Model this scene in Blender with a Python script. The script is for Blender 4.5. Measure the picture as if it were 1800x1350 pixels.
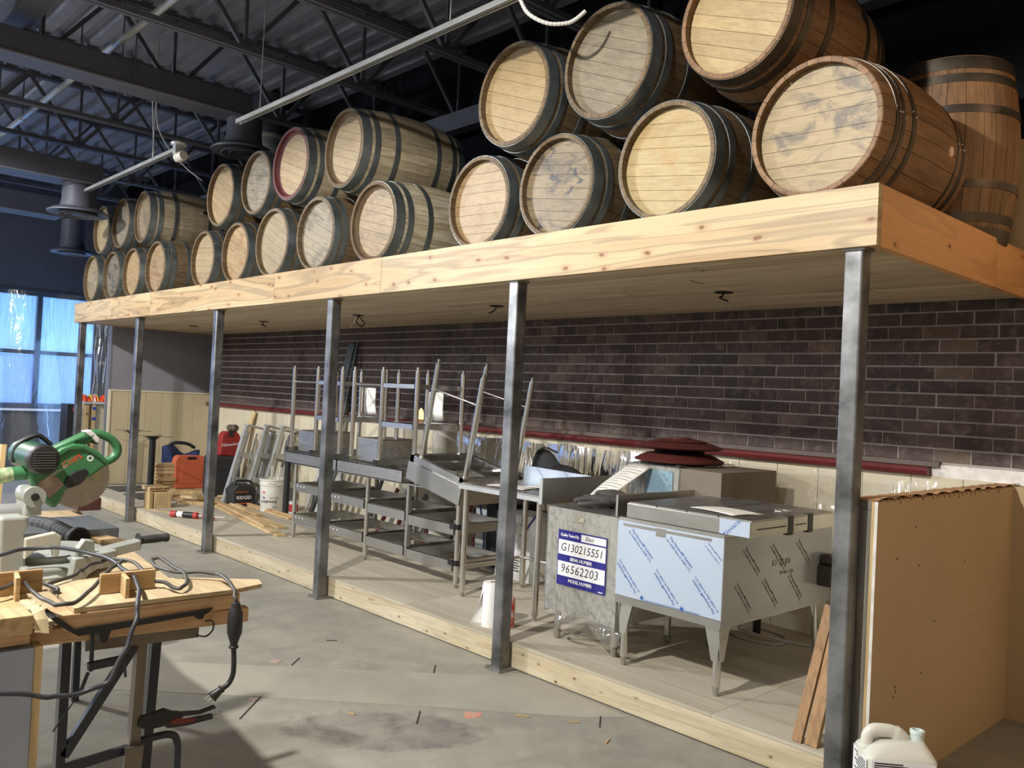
import bpy, bmesh, math, random
from math import pi, sin, cos, radians
from mathutils import Matrix, Vector, Euler
random.seed(11)
for o in list(bpy.data.objects): bpy.data.objects.remove(o)
SC = bpy.context.scene; COL = SC.collection

# ---------------------------------------------------------------- camera
cd = bpy.data.cameras.new('camera'); cam = bpy.data.objects.new('camera', cd); COL.objects.link(cam)
cd.sensor_fit = 'HORIZONTAL'; cd.sensor_width = 36.0; cd.lens = 1500.8 * 36 / 1800
cd.clip_start = 0.05; cd.clip_end = 200
cam.location = (1.4996, -3.3254, 1.581); cam.rotation_euler = (1.5853, -0.0488, 0.8201)
SC.camera = cam
# ---------------------------------------------------------------- world, lamps, exposure
wd = bpy.data.worlds.new('World'); SC.world = wd; wd.use_nodes = True
bg = wd.node_tree.nodes['Background']; bg.inputs[0].default_value = (0.28, 0.52, 1.0, 1); bg.inputs[1].default_value = 2.4
SC.view_settings.view_transform = 'Standard'; SC.view_settings.look = 'None'
SC.view_settings.gamma = 1.0; SC.view_settings.use_curve_mapping = False
SC.view_settings.exposure = 0.42
def lamp(name, kind, loc, energy, color, size=0.1, aim=None, spot=None, blend=0.5):
    l = bpy.data.lights.new(name, kind); l.energy = energy; l.color = color
    if kind == 'AREA': l.shape = 'DISK'; l.size = size
    else: l.shadow_soft_size = size
    if spot: l.spot_size = radians(spot); l.spot_blend = blend
    o = bpy.data.objects.new(name, l); COL.objects.link(o); o.location = loc
    if aim: o.rotation_euler = (Vector(aim) - Vector(loc)).to_track_quat('-Z', 'Y').to_euler()
    return o
DN = lambda x, y: (x, y, 0)
lamp('key_ceiling_lamp', 'SPOT', (-1.25, -4.15, 4.18), 880, (1.0, 0.965, 0.90), 0.08, aim=(-1.25, -4.10, 0), spot=172, blend=.12)
lamp('second_ceiling_lamp', 'SPOT', (-7.6, -4.2, 4.15), 840, (1.0, 0.98, 0.95), 0.10, aim=(-7.6, -4.15, 0), spot=172, blend=.12)
lamp('fill_light_a', 'SPOT', (-4.0, -7.0, 3.5), 130, (1.0, 0.98, 0.96), 0.35, aim=(-4.0, -6.9, 0), spot=176, blend=.1)  # added fill light, brightens the space under the deck and the stainless
lamp('fill_light_b', 'POINT', (-9.5, -7.0, 3.2), 560, (0.84, 0.91, 1.0), 0.35)  # added cool fill, lifts the ceiling on the left
lamp('fill_light_c', 'SPOT', (2.4, -7.0, 3.5), 80, (1.0, 0.98, 0.95), 0.35, aim=(2.4, -6.9, 0), spot=176, blend=.1)  # added weak fill from the right front
lamp('side_warm_lamp', 'SPOT', (2.6, 0.9, 3.8), 62, (1.0, 0.66, 0.39), 0.15, aim=(2.55, 0.9, 0), spot=172, blend=.12)

# ---------------------------------------------------------------- materials
def mk(name):
    m = bpy.data.materials.new(name); m.use_nodes = True
    nt = m.node_tree; return m, nt, nt.nodes, nt.links, nt.nodes['Principled BSDF']
def c4(c): return (c[0], c[1], c[2], 1.0)
def srgb(r, g, b):
    f = lambda u: (u/255/12.92) if u/255 <= .04045 else ((u/255+.055)/1.055)**2.4
    return (f(r), f(g), f(b))
def coords(N, L, stretch=(1,1,1), rnd=0.0, kind='Object'):
    tc = N.new('ShaderNodeTexCoord'); mp = N.new('ShaderNodeMapping'); mp.inputs['Scale'].default_value = stretch
    L.new(tc.outputs[kind], mp.inputs['Vector'])
    if rnd:
        oi = N.new('ShaderNodeObjectInfo'); mu = N.new('ShaderNodeMath'); mu.operation = 'MULTIPLY'; mu.inputs[1].default_value = rnd
        L.new(oi.outputs['Random'], mu.inputs[0])
        cb = N.new('ShaderNodeCombineXYZ')
        for i in range(3): L.new(mu.outputs[0], cb.inputs[i])
        L.new(cb.outputs[0], mp.inputs['Location'])
    return mp.outputs['Vector']
def noise(N, L, vec, scale, detail=4, rough=.55, dist=0.0):
    n = N.new('ShaderNodeTexNoise'); n.inputs['Scale'].default_value = scale; n.inputs['Detail'].default_value = detail
    n.inputs['Roughness'].default_value = rough; n.inputs['Distortion'].default_value = dist
    L.new(vec, n.inputs['Vector']); return n.outputs['Fac']
def ramp(N, L, fac, stops):
    r = N.new('ShaderNodeValToRGB'); e = r.color_ramp.elements
    while len(e) < len(stops): e.new(0.5)
    for i, (p, c) in enumerate(stops): e[i].position = p; e[i].color = c4(c) if len(c) == 3 else c
    L.new(fac, r.inputs[0]); return r.outputs['Color']
def mix(N, L, fac, a, b, mode='MIX'):
    m = N.new('ShaderNodeMix'); m.data_type = 'RGBA'; m.blend_type = mode
    if isinstance(fac, (int, float)): m.inputs[0].default_value = fac
    else: L.new(fac, m.inputs[0])
    for i, x in ((6, a), (7, b)):
        if isinstance(x, tuple): m.inputs[i].default_value = c4(x)
        else: L.new(x, m.inputs[i])
    return m.outputs[2]
def bump(N, L, P, h, strength, dist=0.01):
    b = N.new('ShaderNodeBump'); b.inputs['Strength'].default_value = strength; b.inputs['Distance'].default_value = dist
    L.new(h, b.inputs['Height']); L.new(b.outputs[0], P.inputs['Normal'])
def randval(N, L, col, amt):
    oi = N.new('ShaderNodeObjectInfo'); mr = N.new('ShaderNodeMapRange')
    mr.inputs[3].default_value = 1-amt; mr.inputs[4].default_value = 1+amt
    L.new(oi.outputs['Random'], mr.inputs[0])
    hs = N.new('ShaderNodeHueSaturation'); L.new(mr.outputs[0], hs.inputs['Value']); L.new(col, hs.inputs['Color'])
    return hs.outputs['Color']
MATS = {}
def plain(name, c, rough=.5, metal=0.0, c2=None, scale=6, stretch=(1,1,1), amt=.5, bmp=0.0, rnd=0.0, spec=None, detail=4):
    if name in MATS: return MATS[name]
    m, nt, N, L, P = mk(name)
    P.inputs['Roughness'].default_value = rough; P.inputs['Metallic'].default_value = metal
    if spec is not None: P.inputs['Specular IOR Level'].default_value = spec
    vec = coords(N, L, stretch, 7.0)
    f = noise(N, L, vec, scale, detail)
    c2 = c2 or tuple(x*.82 for x in c)
    col = ramp(N, L, f, [(.5-amt*.5, c2), (.5+amt*.5, c)])
    if rnd: col = randval(N, L, col, rnd)
    L.new(col, P.inputs['Base Color'])
    if bmp: bump(N, L, P, f, bmp)
    MATS[name] = m; return m
def wood(name, light, dark, axis='X', scale=1.0, knots=0.0, rough=.6, rnd=.08, grain=.6, knotc=(.16,.07,.025), ring=.5, lumps=1.0):
    if name in MATS: return MATS[name]
    m, nt, N, L, P = mk(name); P.inputs['Roughness'].default_value = rough
    k = 'XYZ'.index(axis)
    st = [9*scale]*3; st[k] = .9*scale
    v = coords(N, L, tuple(st), 31.0)
    f1 = noise(N, L, v, .55*lumps, 3, .5, .8)
    st2 = [60*scale]*3; st2[k] = 2.2*scale
    v2 = coords(N, L, tuple(st2), 17.0)
    f2 = noise(N, L, v2, 1.4, 3)
    # annual rings: sine of a low noise field
    mu = N.new('ShaderNodeMath'); mu.operation = 'MULTIPLY'; mu.inputs[1].default_value = 52.0; L.new(f1, mu.inputs[0])
    sn = N.new('ShaderNodeMath'); sn.operation = 'SINE'; L.new(mu.outputs[0], sn.inputs[0])
    rl = ramp(N, L, sn.outputs[0], [(.35, (1,1,1)), (1.0, (1-ring*.45,)*3)])
    base = ramp(N, L, f1, [(.32, dark), (.62, light)])
    col = mix(N, L, 1.0, base, rl, 'MULTIPLY')
    gl = ramp(N, L, f2, [(.3, (1-grain*.45,)*3), (.62, (1,1,1))])
    col = mix(N, L, 1.0, col, gl, 'MULTIPLY')
    if knots:
        vv = coords(N, L, (1,1,1), 13.0); sp = N.new('ShaderNodeSeparateXYZ'); L.new(vv, sp.inputs[0])
        cbn = N.new('ShaderNodeCombineXYZ'); a_, b_ = {'X': (0,2), 'Y': (1,2), 'Z': (2,0)}[axis]
        m1 = N.new('ShaderNodeMath'); m1.operation = 'MULTIPLY'; m1.inputs[1].default_value = 3.4*scale; L.new(sp.outputs[a_], m1.inputs[0])
        m2 = N.new('ShaderNodeMath'); m2.operation = 'MULTIPLY'; m2.inputs[1].default_value = 6.5*scale; L.new(sp.outputs[b_], m2.inputs[0])
        L.new(m1.outputs[0], cbn.inputs[0]); L.new(m2.outputs[0], cbn.inputs[1])
        vo = N.new('ShaderNodeTexVoronoi'); vo.voronoi_dimensions = '2D'; vo.inputs['Scale'].default_value = 1.0; L.new(cbn.outputs[0], vo.inputs['Vector'])
        dn = N.new('ShaderNodeMath'); dn.operation = 'ADD'; L.new(vo.outputs['Distance'], dn.inputs[0])
        jt = N.new('ShaderNodeMath'); jt.operation = 'MULTIPLY_ADD'; jt.inputs[1].default_value = .12; jt.inputs[2].default_value = -.06; L.new(noise(N, L, vv, 30, 3), jt.inputs[0]); L.new(jt.outputs[0], dn.inputs[1])
        kd = dn.outputs[0]
        kf2 = ramp(N, L, kd, [(.06*knots, (.55,.55,.55)), (.26*knots, (0,0,0))])
        col = mix(N, L, kf2, col, tuple(.4*a+.6*b for a, b in zip(knotc, dark)))
        kf = ramp(N, L, kd, [(.05*knots, (1,1,1)), (.10*knots, (0,0,0))])
        col = mix(N, L, kf, col, knotc)
    if rnd: col = randval(N, L, col, rnd)
    L.new(col, P.inputs['Base Color']); bump(N, L, P, f2, .12, .002)
    MATS[name] = m; return m
def steel(name, c, rough=.28, axis='Z', blotch=.12, aniso=60, metal=1.0):
    if name in MATS: return MATS[name]
    m, nt, N, L, P = mk(name); P.inputs['Metallic'].default_value = metal
    k = 'XYZ'.index(axis); st = [aniso]*3; st[k] = 1.5
    f = noise(N, L, coords(N, L, tuple(st), 9.0), 1.5, 3)
    g = noise(N, L, coords(N, L, (1,1,1), 5.0), 5.0, 5)
    r = ramp(N, L, f, [(.3, (max(.04, rough-.025),)*3), (.7, (rough+.035,)*3)]); L.new(r, P.inputs['Roughness'])
    col = ramp(N, L, g, [(.3, tuple(x*(1-blotch*2.2) for x in c)), (.65, c)]); L.new(col, P.inputs['Base Color'])
    MATS[name] = m; return m
def film(name, tint=(1,1,1), glossy=.5, rough=.12, opac=.25, freq=2.0, streak=0.0):
    if name in MATS: return MATS[name]
    m, nt, N, L, P = mk(name); N.remove(P); out = N['Material Output']
    tr = N.new('ShaderNodeBsdfTransparent'); tr.inputs[0].default_value = c4(tint)
    gl = N.new('ShaderNodeBsdfGlossy'); gl.inputs['Roughness'].default_value = rough
    df = N.new('ShaderNodeBsdfTranslucent'); df.inputs[0].default_value = c4(tint)
    d2 = N.new('ShaderNodeBsdfDiffuse'); d2.inputs[0].default_value = c4(tint)
    v = coords(N, L, (3, 3, .9), 3.0); f = noise(N, L, v, freq, 3, .55, 1.2)
    bp = N.new('ShaderNodeBump'); bp.inputs['Strength'].default_value = .6; bp.inputs['Distance'].default_value = .02; L.new(f, bp.inputs['Height'])
    L.new(bp.outputs[0], gl.inputs['Normal'])
    a = N.new('ShaderNodeMixShader'); a.inputs[0].default_value = .5; L.new(df.outputs[0], a.inputs[1]); L.new(d2.outputs[0], a.inputs[2])
    b = N.new('ShaderNodeMixShader'); b.inputs[0].default_value = opac
    if streak:
        g = noise(N, L, coords(N, L, (14, 14, 1.0), 5.0), 2.5, 5, .65, .5)
        L.new(ramp(N, L, g, [(.3, (max(0, opac-streak),)*3), (.7, (min(1, opac+streak),)*3)]), b.inputs[0])
    L.new(tr.outputs[0], b.inputs[1]); L.new(a.outputs[0], b.inputs[2])
    fr = N.new('ShaderNodeFresnel'); fr.inputs[0].default_value = 1.45; L.new(bp.outputs[0], fr.inputs['Normal'])
    mu = N.new('ShaderNodeMath'); mu.operation = 'MULTIPLY_ADD'; mu.inputs[1].default_value = glossy; mu.inputs[2].default_value = glossy*.1; L.new(fr.outputs[0], mu.inputs[0])
    e = N.new('ShaderNodeMixShader'); L.new(mu.outputs[0], e.inputs[0]); L.new(b.outputs[0], e.inputs[1]); L.new(gl.outputs[0], e.inputs[2])
    L.new(e.outputs[0], out.inputs[0]); MATS[name] = m; return m

# ---------------------------------------------------------------- mesh helpers
W = {}
def setp(o, label=None, cat=None, group=None, kind=None):
    if label: o['label'] = label
    if cat: o['category'] = cat
    if group: o['group'] = group
    if kind: o['kind'] = kind
    return o
def thing(name, label, cat, loc=(0,0,0), rot=(0,0,0), group=None, scale=(1,1,1), kind=None):
    o = bpy.data.objects.new(name, None); COL.objects.link(o); o.empty_display_size = .05
    o.location = loc; o.rotation_euler = rot; o.scale = scale
    W[o] = Matrix.LocRotScale(Vector(loc), Euler(rot), Vector(scale))
    return setp(o, label, cat, group, kind)
def frame_of(d, up=(0,0,1)):
    d = Vector(d).normalized(); up = Vector(up)
    if abs(d.dot(up)) > .98: up = Vector((1,0,0))
    s = d.cross(up).normalized(); u = s.cross(d).normalized(); return d, s, u
class MB:
    def __init__(s): s.v = []; s.f = []
    def add(s, vs, fs):
        n = len(s.v); s.v += [Vector(p) for p in vs]; s.f += [tuple(i+n for i in f) for f in fs]; return s
    def box(s, x0, x1, y0, y1, z0, z1):
        return s.add([(x,y,z) for x in (x0,x1) for y in (y0,y1) for z in (z0,z1)],
            [(0,1,3,2),(4,6,7,5),(0,4,5,1),(2,3,7,6),(0,2,6,4),(1,5,7,3)])
    def obox(s, c, size, M=None):
        n = len(s.v); hx, hy, hz = [a/2 for a in size]; s.box(-hx,hx,-hy,hy,-hz,hz)
        for i in range(n, len(s.v)):
            p = s.v[i]; s.v[i] = (M @ p if M else p) + Vector(c)
        return s
    def bar(s, p, q, w, h=None, up=(0,0,1)):
        h = h or w; p = Vector(p); q = Vector(q); d, a, u = frame_of(q-p, up)
        vs = [c + a*sx*w/2 + u*sz*h/2 for c in (p,q) for sx in (-1,1) for sz in (-1,1)]
        return s.add(vs, [(0,1,3,2),(4,6,7,5),(0,4,5,1),(2,3,7,6),(0,2,6,4),(1,5,7,3)])
    def cyl(s, p, q, r, n=12, r2=None, caps=True):
        r2 = r if r2 is None else r2; p = Vector(p); q = Vector(q); d, a, u = frame_of(q-p)
        vs = []
        for c, rr in ((p,r),(q,r2)):
            for i in range(n): t = 2*pi*i/n; vs.append(c + a*cos(t)*rr + u*sin(t)*rr)
        fs = [(i, (i+1) % n, n+(i+1) % n, n+i) for i in range(n)]
        if caps: fs += [tuple(range(n))[::-1], tuple(range(n, 2*n))]
        return s.add(vs, fs)
    def tube(s, pts, r, n=8):
        pts = [Vector(p) for p in pts]; vs = []; fs = []; prev = None
        for i, p in enumerate(pts):
            d = (pts[min(i+1, len(pts)-1)] - pts[max(i-1, 0)]).normalized()
            if prev is None: _, a, u = frame_of(d)
            else:
                a = prev - d*prev.dot(d); a.normalize(); u = a.cross(d)*-1
            prev = a; u = d.cross(a)
            rr = r[i] if isinstance(r, (list, tuple)) else r
            for k in range(n): t = 2*pi*k/n; vs.append(p + a*cos(t)*rr + u*sin(t)*rr)
        for i in range(len(pts)-1):
            for k in range(n): fs.append((i*n+k, i*n+(k+1) % n, (i+1)*n+(k+1) % n, (i+1)*n+k))
        fs += [tuple(range(n))[::-1], tuple(range((len(pts)-1)*n, len(pts)*n))]
        return s.add(vs, fs)
    def lathe(s, prof, n=32, c=(0,0,0), axis='Z', close=False):
        vs = []; c = Vector(c)
        for r, h in prof:
            for k in range(n):
                t = 2*pi*k/n
                vs.append(c + (Vector((r*cos(t), r*sin(t), h)) if axis == 'Z' else Vector((r*sin(t), h, r*cos(t))) if axis == 'Y' else Vector((h, r*cos(t), r*sin(t)))))
        m = len(prof); fs = []
        for i in range(m if close else m-1):
            j = (i+1) % m
            for k in range(n): fs.append((i*n+k, i*n+(k+1) % n, j*n+(k+1) % n, j*n+k))
        if not close:
            if prof[0][0] > 1e-5: fs.append(tuple(range(n))[::-1])
            if prof[-1][0] > 1e-5: fs.append(tuple(range((m-1)*n, m*n)))
        return s.add(vs, fs)
    def prism(s, poly, d, P0=(0,0,0), A=(1,0,0), B=(0,0,1)):
        """outline poly in the plane P0 + a*A + b*B, thickened along vector d"""
        P0, A, B, d = Vector(P0), Vector(A), Vector(B), Vector(d); n = len(poly)
        vs = [P0 + A*a + B*b for a, b in poly]; vs += [v + d for v in vs]
        return s.add(vs, [tuple(range(n))[::-1], tuple(range(n, 2*n))] + [(i, (i+1) % n, n+(i+1) % n, n+i) for i in range(n)])
    def grid(s, fn, nu, nv):
        vs = [fn(i/nu, j/nv) for j in range(nv+1) for i in range(nu+1)]
        return s.add(vs, [(j*(nu+1)+i, j*(nu+1)+i+1, (j+1)*(nu+1)+i+1, (j+1)*(nu+1)+i) for j in range(nv) for i in range(nu)])
    def mesh(s, name, mat, smooth=False):
        me = bpy.data.meshes.new(name); me.from_pydata([tuple(v) for v in s.v], [], s.f)
        bm = bmesh.new(); bm.from_mesh(me); bmesh.ops.recalc_face_normals(bm, faces=bm.faces); bm.to_mesh(me); bm.free()
        if smooth:
            for p in me.polygons: p.use_smooth = True
            me.set_sharp_from_angle(angle=radians(38))
        if mat: me.materials.append(mat)
        return me
    def build(s, name, mat, parent=None, smooth=False, local=False, bevel=0, label=None, cat=None, group=None, kind=None):
        if parent is not None:
            if not local:
                inv = W[parent].inverted(); s.v = [inv @ v for v in s.v]
            o = bpy.data.objects.new(name, s.mesh(name, mat, smooth)); COL.objects.link(o); o.parent = parent; W[o] = W[parent]
        else:
            xs = [v.x for v in s.v]; ys = [v.y for v in s.v]; zs = [v.z for v in s.v]
            c = Vector(((min(xs)+max(xs))/2, (min(ys)+max(ys))/2, min(zs)))
            s.v = [v - c for v in s.v]
            o = bpy.data.objects.new(name, s.mesh(name, mat, smooth)); COL.objects.link(o); o.location = c
            W[o] = Matrix.Translation(c)
        if bevel:
            b = o.modifiers.new('bevel', 'BEVEL'); b.width = bevel; b.segments = 2; b.limit_method = 'ANGLE'; b.angle_limit = radians(40)
        return setp(o, label, cat, group, kind)
def inst(name, me, parent=None, loc=(0,0,0), rot=(0,0,0), scale=(1,1,1)):
    o = bpy.data.objects.new(name, me); COL.objects.link(o); o.parent = parent; o.location = loc; o.rotation_euler = rot; o.scale = scale
    m = Matrix.LocRotScale(Vector(loc), Euler(rot), Vector(scale)); W[o] = (W[parent] @ m) if parent else m
    return o
def box(name, mat, b, parent=None, **k): return MB().box(*b).build(name, mat, parent, **k)
def smooth_path(pts, n=6):
    """Catmull-Rom through the points"""
    P = [Vector(p) for p in pts]; P = [P[0]*2-P[1]] + P + [P[-1]*2-P[-2]]; out = []
    for i in range(1, len(P)-2):
        for k in range(n):
            t = k/n; a, b, c, d = P[i-1], P[i], P[i+1], P[i+2]
            out.append(.5*((2*b) + (c-a)*t + (2*a-5*b+4*c-d)*t*t + (3*b-a-3*c+d)*t**3))
    out.append(P[-2]); return out
TXT = {}
def text_mesh(s, mat, size=1.0, align='CENTER', space=1.0, shear=0.0, key=''):
    k = (s, mat.name, align, space, shear, key)
    if k not in TXT:
        cu = bpy.data.curves.new('text', 'FONT'); cu.body = s; cu.size = 1.0; cu.align_x = align; cu.align_y = 'CENTER'
        cu.space_character = space; cu.shear = shear; cu.resolution_u = 2
        if key == 'bold': cu.offset = .018
        o = bpy.data.objects.new('text', cu); COL.objects.link(o)
        dg = bpy.context.evaluated_depsgraph_get(); me = bpy.data.meshes.new_from_object(o.evaluated_get(dg))
        bpy.data.objects.remove(o); me.materials.clear(); me.materials.append(mat); me.name = 'lettering'; TXT[k] = me
    return TXT[k]
def text(s, mat, parent, P, right, up, size, name='lettering', align='CENTER', **k):
    """flat print lying on a surface at world point P, reading along `right`"""
    me = text_mesh(s, mat, align=align, **k)
    r = Vector(right).normalized(); u = Vector(up); u = (u - r*u.dot(r)).normalized(); n = r.cross(u)
    M = Matrix(((r.x,u.x,n.x,P[0]),(r.y,u.y,n.y,P[1]),(r.z,u.z,n.z,P[2]),(0,0,0,1))) @ Matrix.Scale(size, 4)
    L = W[parent].inverted() @ M
    o = bpy.data.objects.new(name, me); COL.objects.link(o); o.parent = parent; o.matrix_local = L; W[o] = M
    return o

# ---------------------------------------------------------------- material library
def concrete():
    m, nt, N, L, P = mk('concrete'); P.inputs['Roughness'].default_value = .62
    v = coords(N, L, (1,1,1)); a = noise(N, L, v, .7, 6, .6); b = noise(N, L, v, 5.5, 8, .65, .6); c = noise(N, L, v, 40, 3)
    col = ramp(N, L, a, [(.3, srgb(118,116,108)), (.5, srgb(146,143,132)), (.72, srgb(163,158,144))])
    col = mix(N, L, .35, col, ramp(N, L, b, [(.3, srgb(112,111,106)), (.7, srgb(172,168,156))]))
    # worn, scraped area near (-1.75,-1.0)
    mp = N.new('ShaderNodeMapping'); tc = N.new('ShaderNodeTexCoord'); L.new(tc.outputs['Object'], mp.inputs[0])
    ca, sa = cos(radians(-47)), sin(radians(-47)); X, Y = -1.78+4.5, -.98+3.5
    mp.vector_type = 'TEXTURE'; mp.inputs['Location'].default_value = (X, Y, .2); mp.inputs['Rotation'].default_value = (0, 0, radians(47)); mp.inputs['Scale'].default_value = (.72, .36, 1)
    gr = N.new('ShaderNodeTexGradient'); gr.gradient_type = 'SPHERICAL'; L.new(mp.outputs[0], gr.inputs[0])
    sm = N.new('ShaderNodeMath'); sm.operation = 'MULTIPLY_ADD'; sm.inputs[1].default_value = 1.5; sm.inputs[2].default_value = -.35; L.new(gr.outputs['Fac'], sm.inputs[0])
    s2 = N.new('ShaderNodeMath'); s2.operation = 'ADD'; L.new(sm.outputs[0], s2.inputs[0])
    d = noise(N, L, coords(N, L, (1,1,1)), 7, 8, .7, 1.2); L.new(d, s2.inputs[1])
    mask = ramp(N, L, s2.outputs[0], [(.62, (0,0,0)), (.78, (.9,.9,.9))])
    col = mix(N, L, mask, col, ramp(N, L, b, [(.35, srgb(98,96,94)), (.62, srgb(140,136,128))]))
    L.new(col, P.inputs['Base Color']); bump(N, L, P, b, .15, .004)
    return m
mCONC = concrete()
mPATCH = plain('concrete_patch', srgb(166,162,148), .6, c2=srgb(144,141,130), scale=3.5, amt=.6)
mFASX = wood('pine_front', srgb(198,175,136), srgb(172,142,100), 'X', .9, .7, .5, .04, .3, srgb(126,80,44), .7, .9)
mFASY = wood('pine_side_warm_lit', srgb(222,166,108), srgb(198,140,84), 'Y', .8, .5, .5, .03, .22, srgb(120,66,36), .3, .8)  # warm light on the side face is put into this orange tone
mSOF = wood('soffit_fir', srgb(206,186,156), srgb(182,160,128), 'X', .7, .25, .55, .1, .4, srgb(90,60,36), .4)
mPLY = wood('dusty_plywood', srgb(192,184,166), srgb(168,159,140), 'X', .35, .2, .7, .04, .3, srgb(120,108,92), .12, 1.4)
mKICK = wood('kick_board', srgb(202,190,162), srgb(182,164,130), 'X', 1.3, .5, .6, .06, .4, srgb(92,58,30), .3, 1.0)
mPOST = steel('mill_scale_steel', srgb(146,147,148), .38, 'Z', .36, 10, .8)
mPLATE = steel('plate_steel', srgb(160,158,152), .5, 'Z', .2, 8, .8)
mMORT = plain('mortar', srgb(178,168,162), .9, c2=srgb(140,131,126), scale=9, amt=.5)
def brickmat():
    m, nt, N, L, P = mk('brick'); P.inputs['Roughness'].default_value = .8
    oi = N.new('ShaderNodeObjectInfo')
    base = ramp(N, L, oi.outputs['Random'], [(0, srgb(54,46,45)), (.35, srgb(72,59,56)), (.65, srgb(64,54,54)), (.9, srgb(82,68,62)), (1, srgb(100,86,76))])
    v = coords(N, L, (1,1,1), 50); f = noise(N, L, v, 14, 6, .65, .4)
    col = mix(N, L, ramp(N, L, f, [(.5, (0,0,0)), (.75, (.4,.4,.4))]), base, srgb(150,134,122))
    L.new(col, P.inputs['Base Color']); bump(N, L, P, f, .25, .004); return m
mBRICK = brickmat()
mBRICKF = plain('brick_far', srgb(84,68,63), .8, c2=srgb(50,43,42), scale=3.0, amt=.4)
mDARK = plain('dark_wall_paint', srgb(26,27,33), .95, c2=srgb(20,21,26), scale=2, spec=.1)
mGREY = plain('grey_wall_paint', srgb(128,127,134), .55, c2=srgb(118,117,124), scale=1.5)
mCEIL = plain('ceiling_paint', srgb(150,152,166), .6, c2=srgb(130,132,146), scale=2.5)
mJOIST = plain('joist_paint', srgb(92,94,105), .55, c2=srgb(76,78,88), scale=4)
mDUCT = plain('duct_paint', srgb(84,86,97), .5, c2=srgb(76,78,89), scale=1.4)
mCREAM = plain('cream_panel', srgb(205,196,172), .5, c2=srgb(192,182,158), scale=2)
mTANP = plain('tan_panel', srgb(186,172,142), .5, c2=srgb(174,160,130), scale=2.5)
mTRIMC = plain('pale_trim', srgb(214,204,178), .5)
mRED = plain('red_rail_paint', srgb(104,38,42), .4, c2=srgb(88,32,36), scale=3)
mFLASH = plain('brown_flashing', srgb(92,82,76), .6)
mDRY = plain('tan_drywall', srgb(196,172,138), .75, c2=srgb(182,158,124), scale=1.2, amt=.6)
mGYP = plain('gypsum', srgb(235,233,230), .9, c2=srgb(200,196,192), scale=20)
mSTUD = wood('weathered_stud', srgb(140,136,126), srgb(108,104,96), 'Z', 1.2, .5, .7, 0, .5, srgb(80,74,66), .6)
mPINEZ = wood('pine_z', srgb(216,192,146), srgb(184,152,104), 'Z', 1, .4, .6, .06, .4)
mPINEX = wood('pine_x', srgb(210,182,136), srgb(176,142,98), 'X', 1, .5, .6, .1, .4)
mPINEY = wood('pine_y', srgb(206,178,134), srgb(178,146,102), 'Y', 1, .5, .6, .1, .4)
mALDER = wood('alder', srgb(206,170,130), srgb(182,142,102), 'Y', 1.2, .2, .55, .1, .35)
mBLACK = plain('black_plastic', (.012,.012,.014), .45, c2=(.02,.02,.022))
mBLKM = plain('black_metal', (.02,.021,.024), .4, .3)
mRUB = plain('rubber', (.03,.03,.033), .7)
mWHITE = plain('white_paint', srgb(228,228,226), .5)
mPAPER = plain('paper', srgb(232,230,224), .8, c2=srgb(222,220,214), scale=4)
mINK = plain('ink', (.03,.03,.035), .8)
mFRAME = plain('window_frame', srgb(70,76,88), .45, .3)
mGALV = steel('galvanised', srgb(210,212,212), .32, 'X', .1, 12, .6)
mSS = steel('stainless', srgb(212,211,207), .26, 'X', .04, 18, .96)
mSSZ = steel('stainless_tube', srgb(216,214,209), .18, 'Z', .03, 16, .97)
mSSD = steel('stainless_dull', srgb(186,184,178), .32, 'X', .06, 18, .95)
mALU = steel('aluminium', srgb(190,190,186), .42, 'Z', .12, 16, .55)
mTAPE = plain('black_tape', (.015,.015,.017), .35)
mFILMC = film('clear_wrap', (.97,.96,.93), .9, .1, .16)
mWRAP = film('shrink_wrap', (.97,.97,.95), 1.0, .08, .22, 7.0)
mBROWNB = wood('brown_board', srgb(168,132,94), srgb(140,106,72), 'Z', 1.2, .3, .6, .12, .4)
mFILMW = film('plastic_sheet', (.95,.96,.98), .7, .10, .025)

# ---------------------------------------------------------------- room shell
ZD, ZF = 2.25, 2.497          # underside / top of the deck fascia
floor = box('floor', mCONC, (-15.0, 6.0, -9.0, 2.0, -.2, 0), kind='structure')
fl = W[floor]
def flat(name, mat, poly, z0, z1, parent):
    return MB().prism(poly, (0,0,z1-z0), (0,0,z0), (1,0,0), (0,1,0)).build(name, mat, parent)
flat('trench_patch', mPATCH, [(-3.6,-1.76),(-3.21,-1.32),(-2.38,-.4),(-2.02,.0),(-1.95,.10),(-1.2,.10),(-1.32,-.08),(-1.88,-.62),(-2.61,-1.36),(-3.0,-1.78)], -.01, .002, floor)
mCUT = plain('saw_cut', (.02,.02,.02), .9)
for a, b in (((-2.85,-.87),(-2.94,-.77)), ((-2.29,-.29),(-2.39,-.2)), ((-2.28,-1.45),(-2.49,-1.24)), ((-1.75,-.81),(-1.87,-.7)), ((-3.16,-.46),(-3.12,-.41)), ((-1.2,-.12),(-1.29,-.01))):
    MB().bar((a[0],a[1],.001), (b[0],b[1],.001), .006, .004).build('saw_cut', mCUT, floor)
mORG = plain('orange_spray', srgb(206,130,104), .7, c2=srgb(172,150,134), scale=30, amt=.3); mORG2 = plain('faded_spray', srgb(186,152,138), .7, c2=srgb(164,150,138), scale=30, amt=.3)
for (x, y, r) in ((-1.68,-.52,.045), (-2.96,-.91,.03), (-2.48,-1.28,.025)):
    flat('spray_mark', mORG if r > .04 else mORG2, [(x+r*(1+.25*sin(3*t+x))*cos(t), y+r*(1+.25*cos(4*t))*sin(t)) for t in [i*2*pi/14 for i in range(14)]], -.01, .0024 if r < .04 else .0012, floor)
for a, b in (((-3.9,-1.9),(-2.02,.0)), ((-3.0,-1.78),(-1.25,.05))): pass
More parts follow.
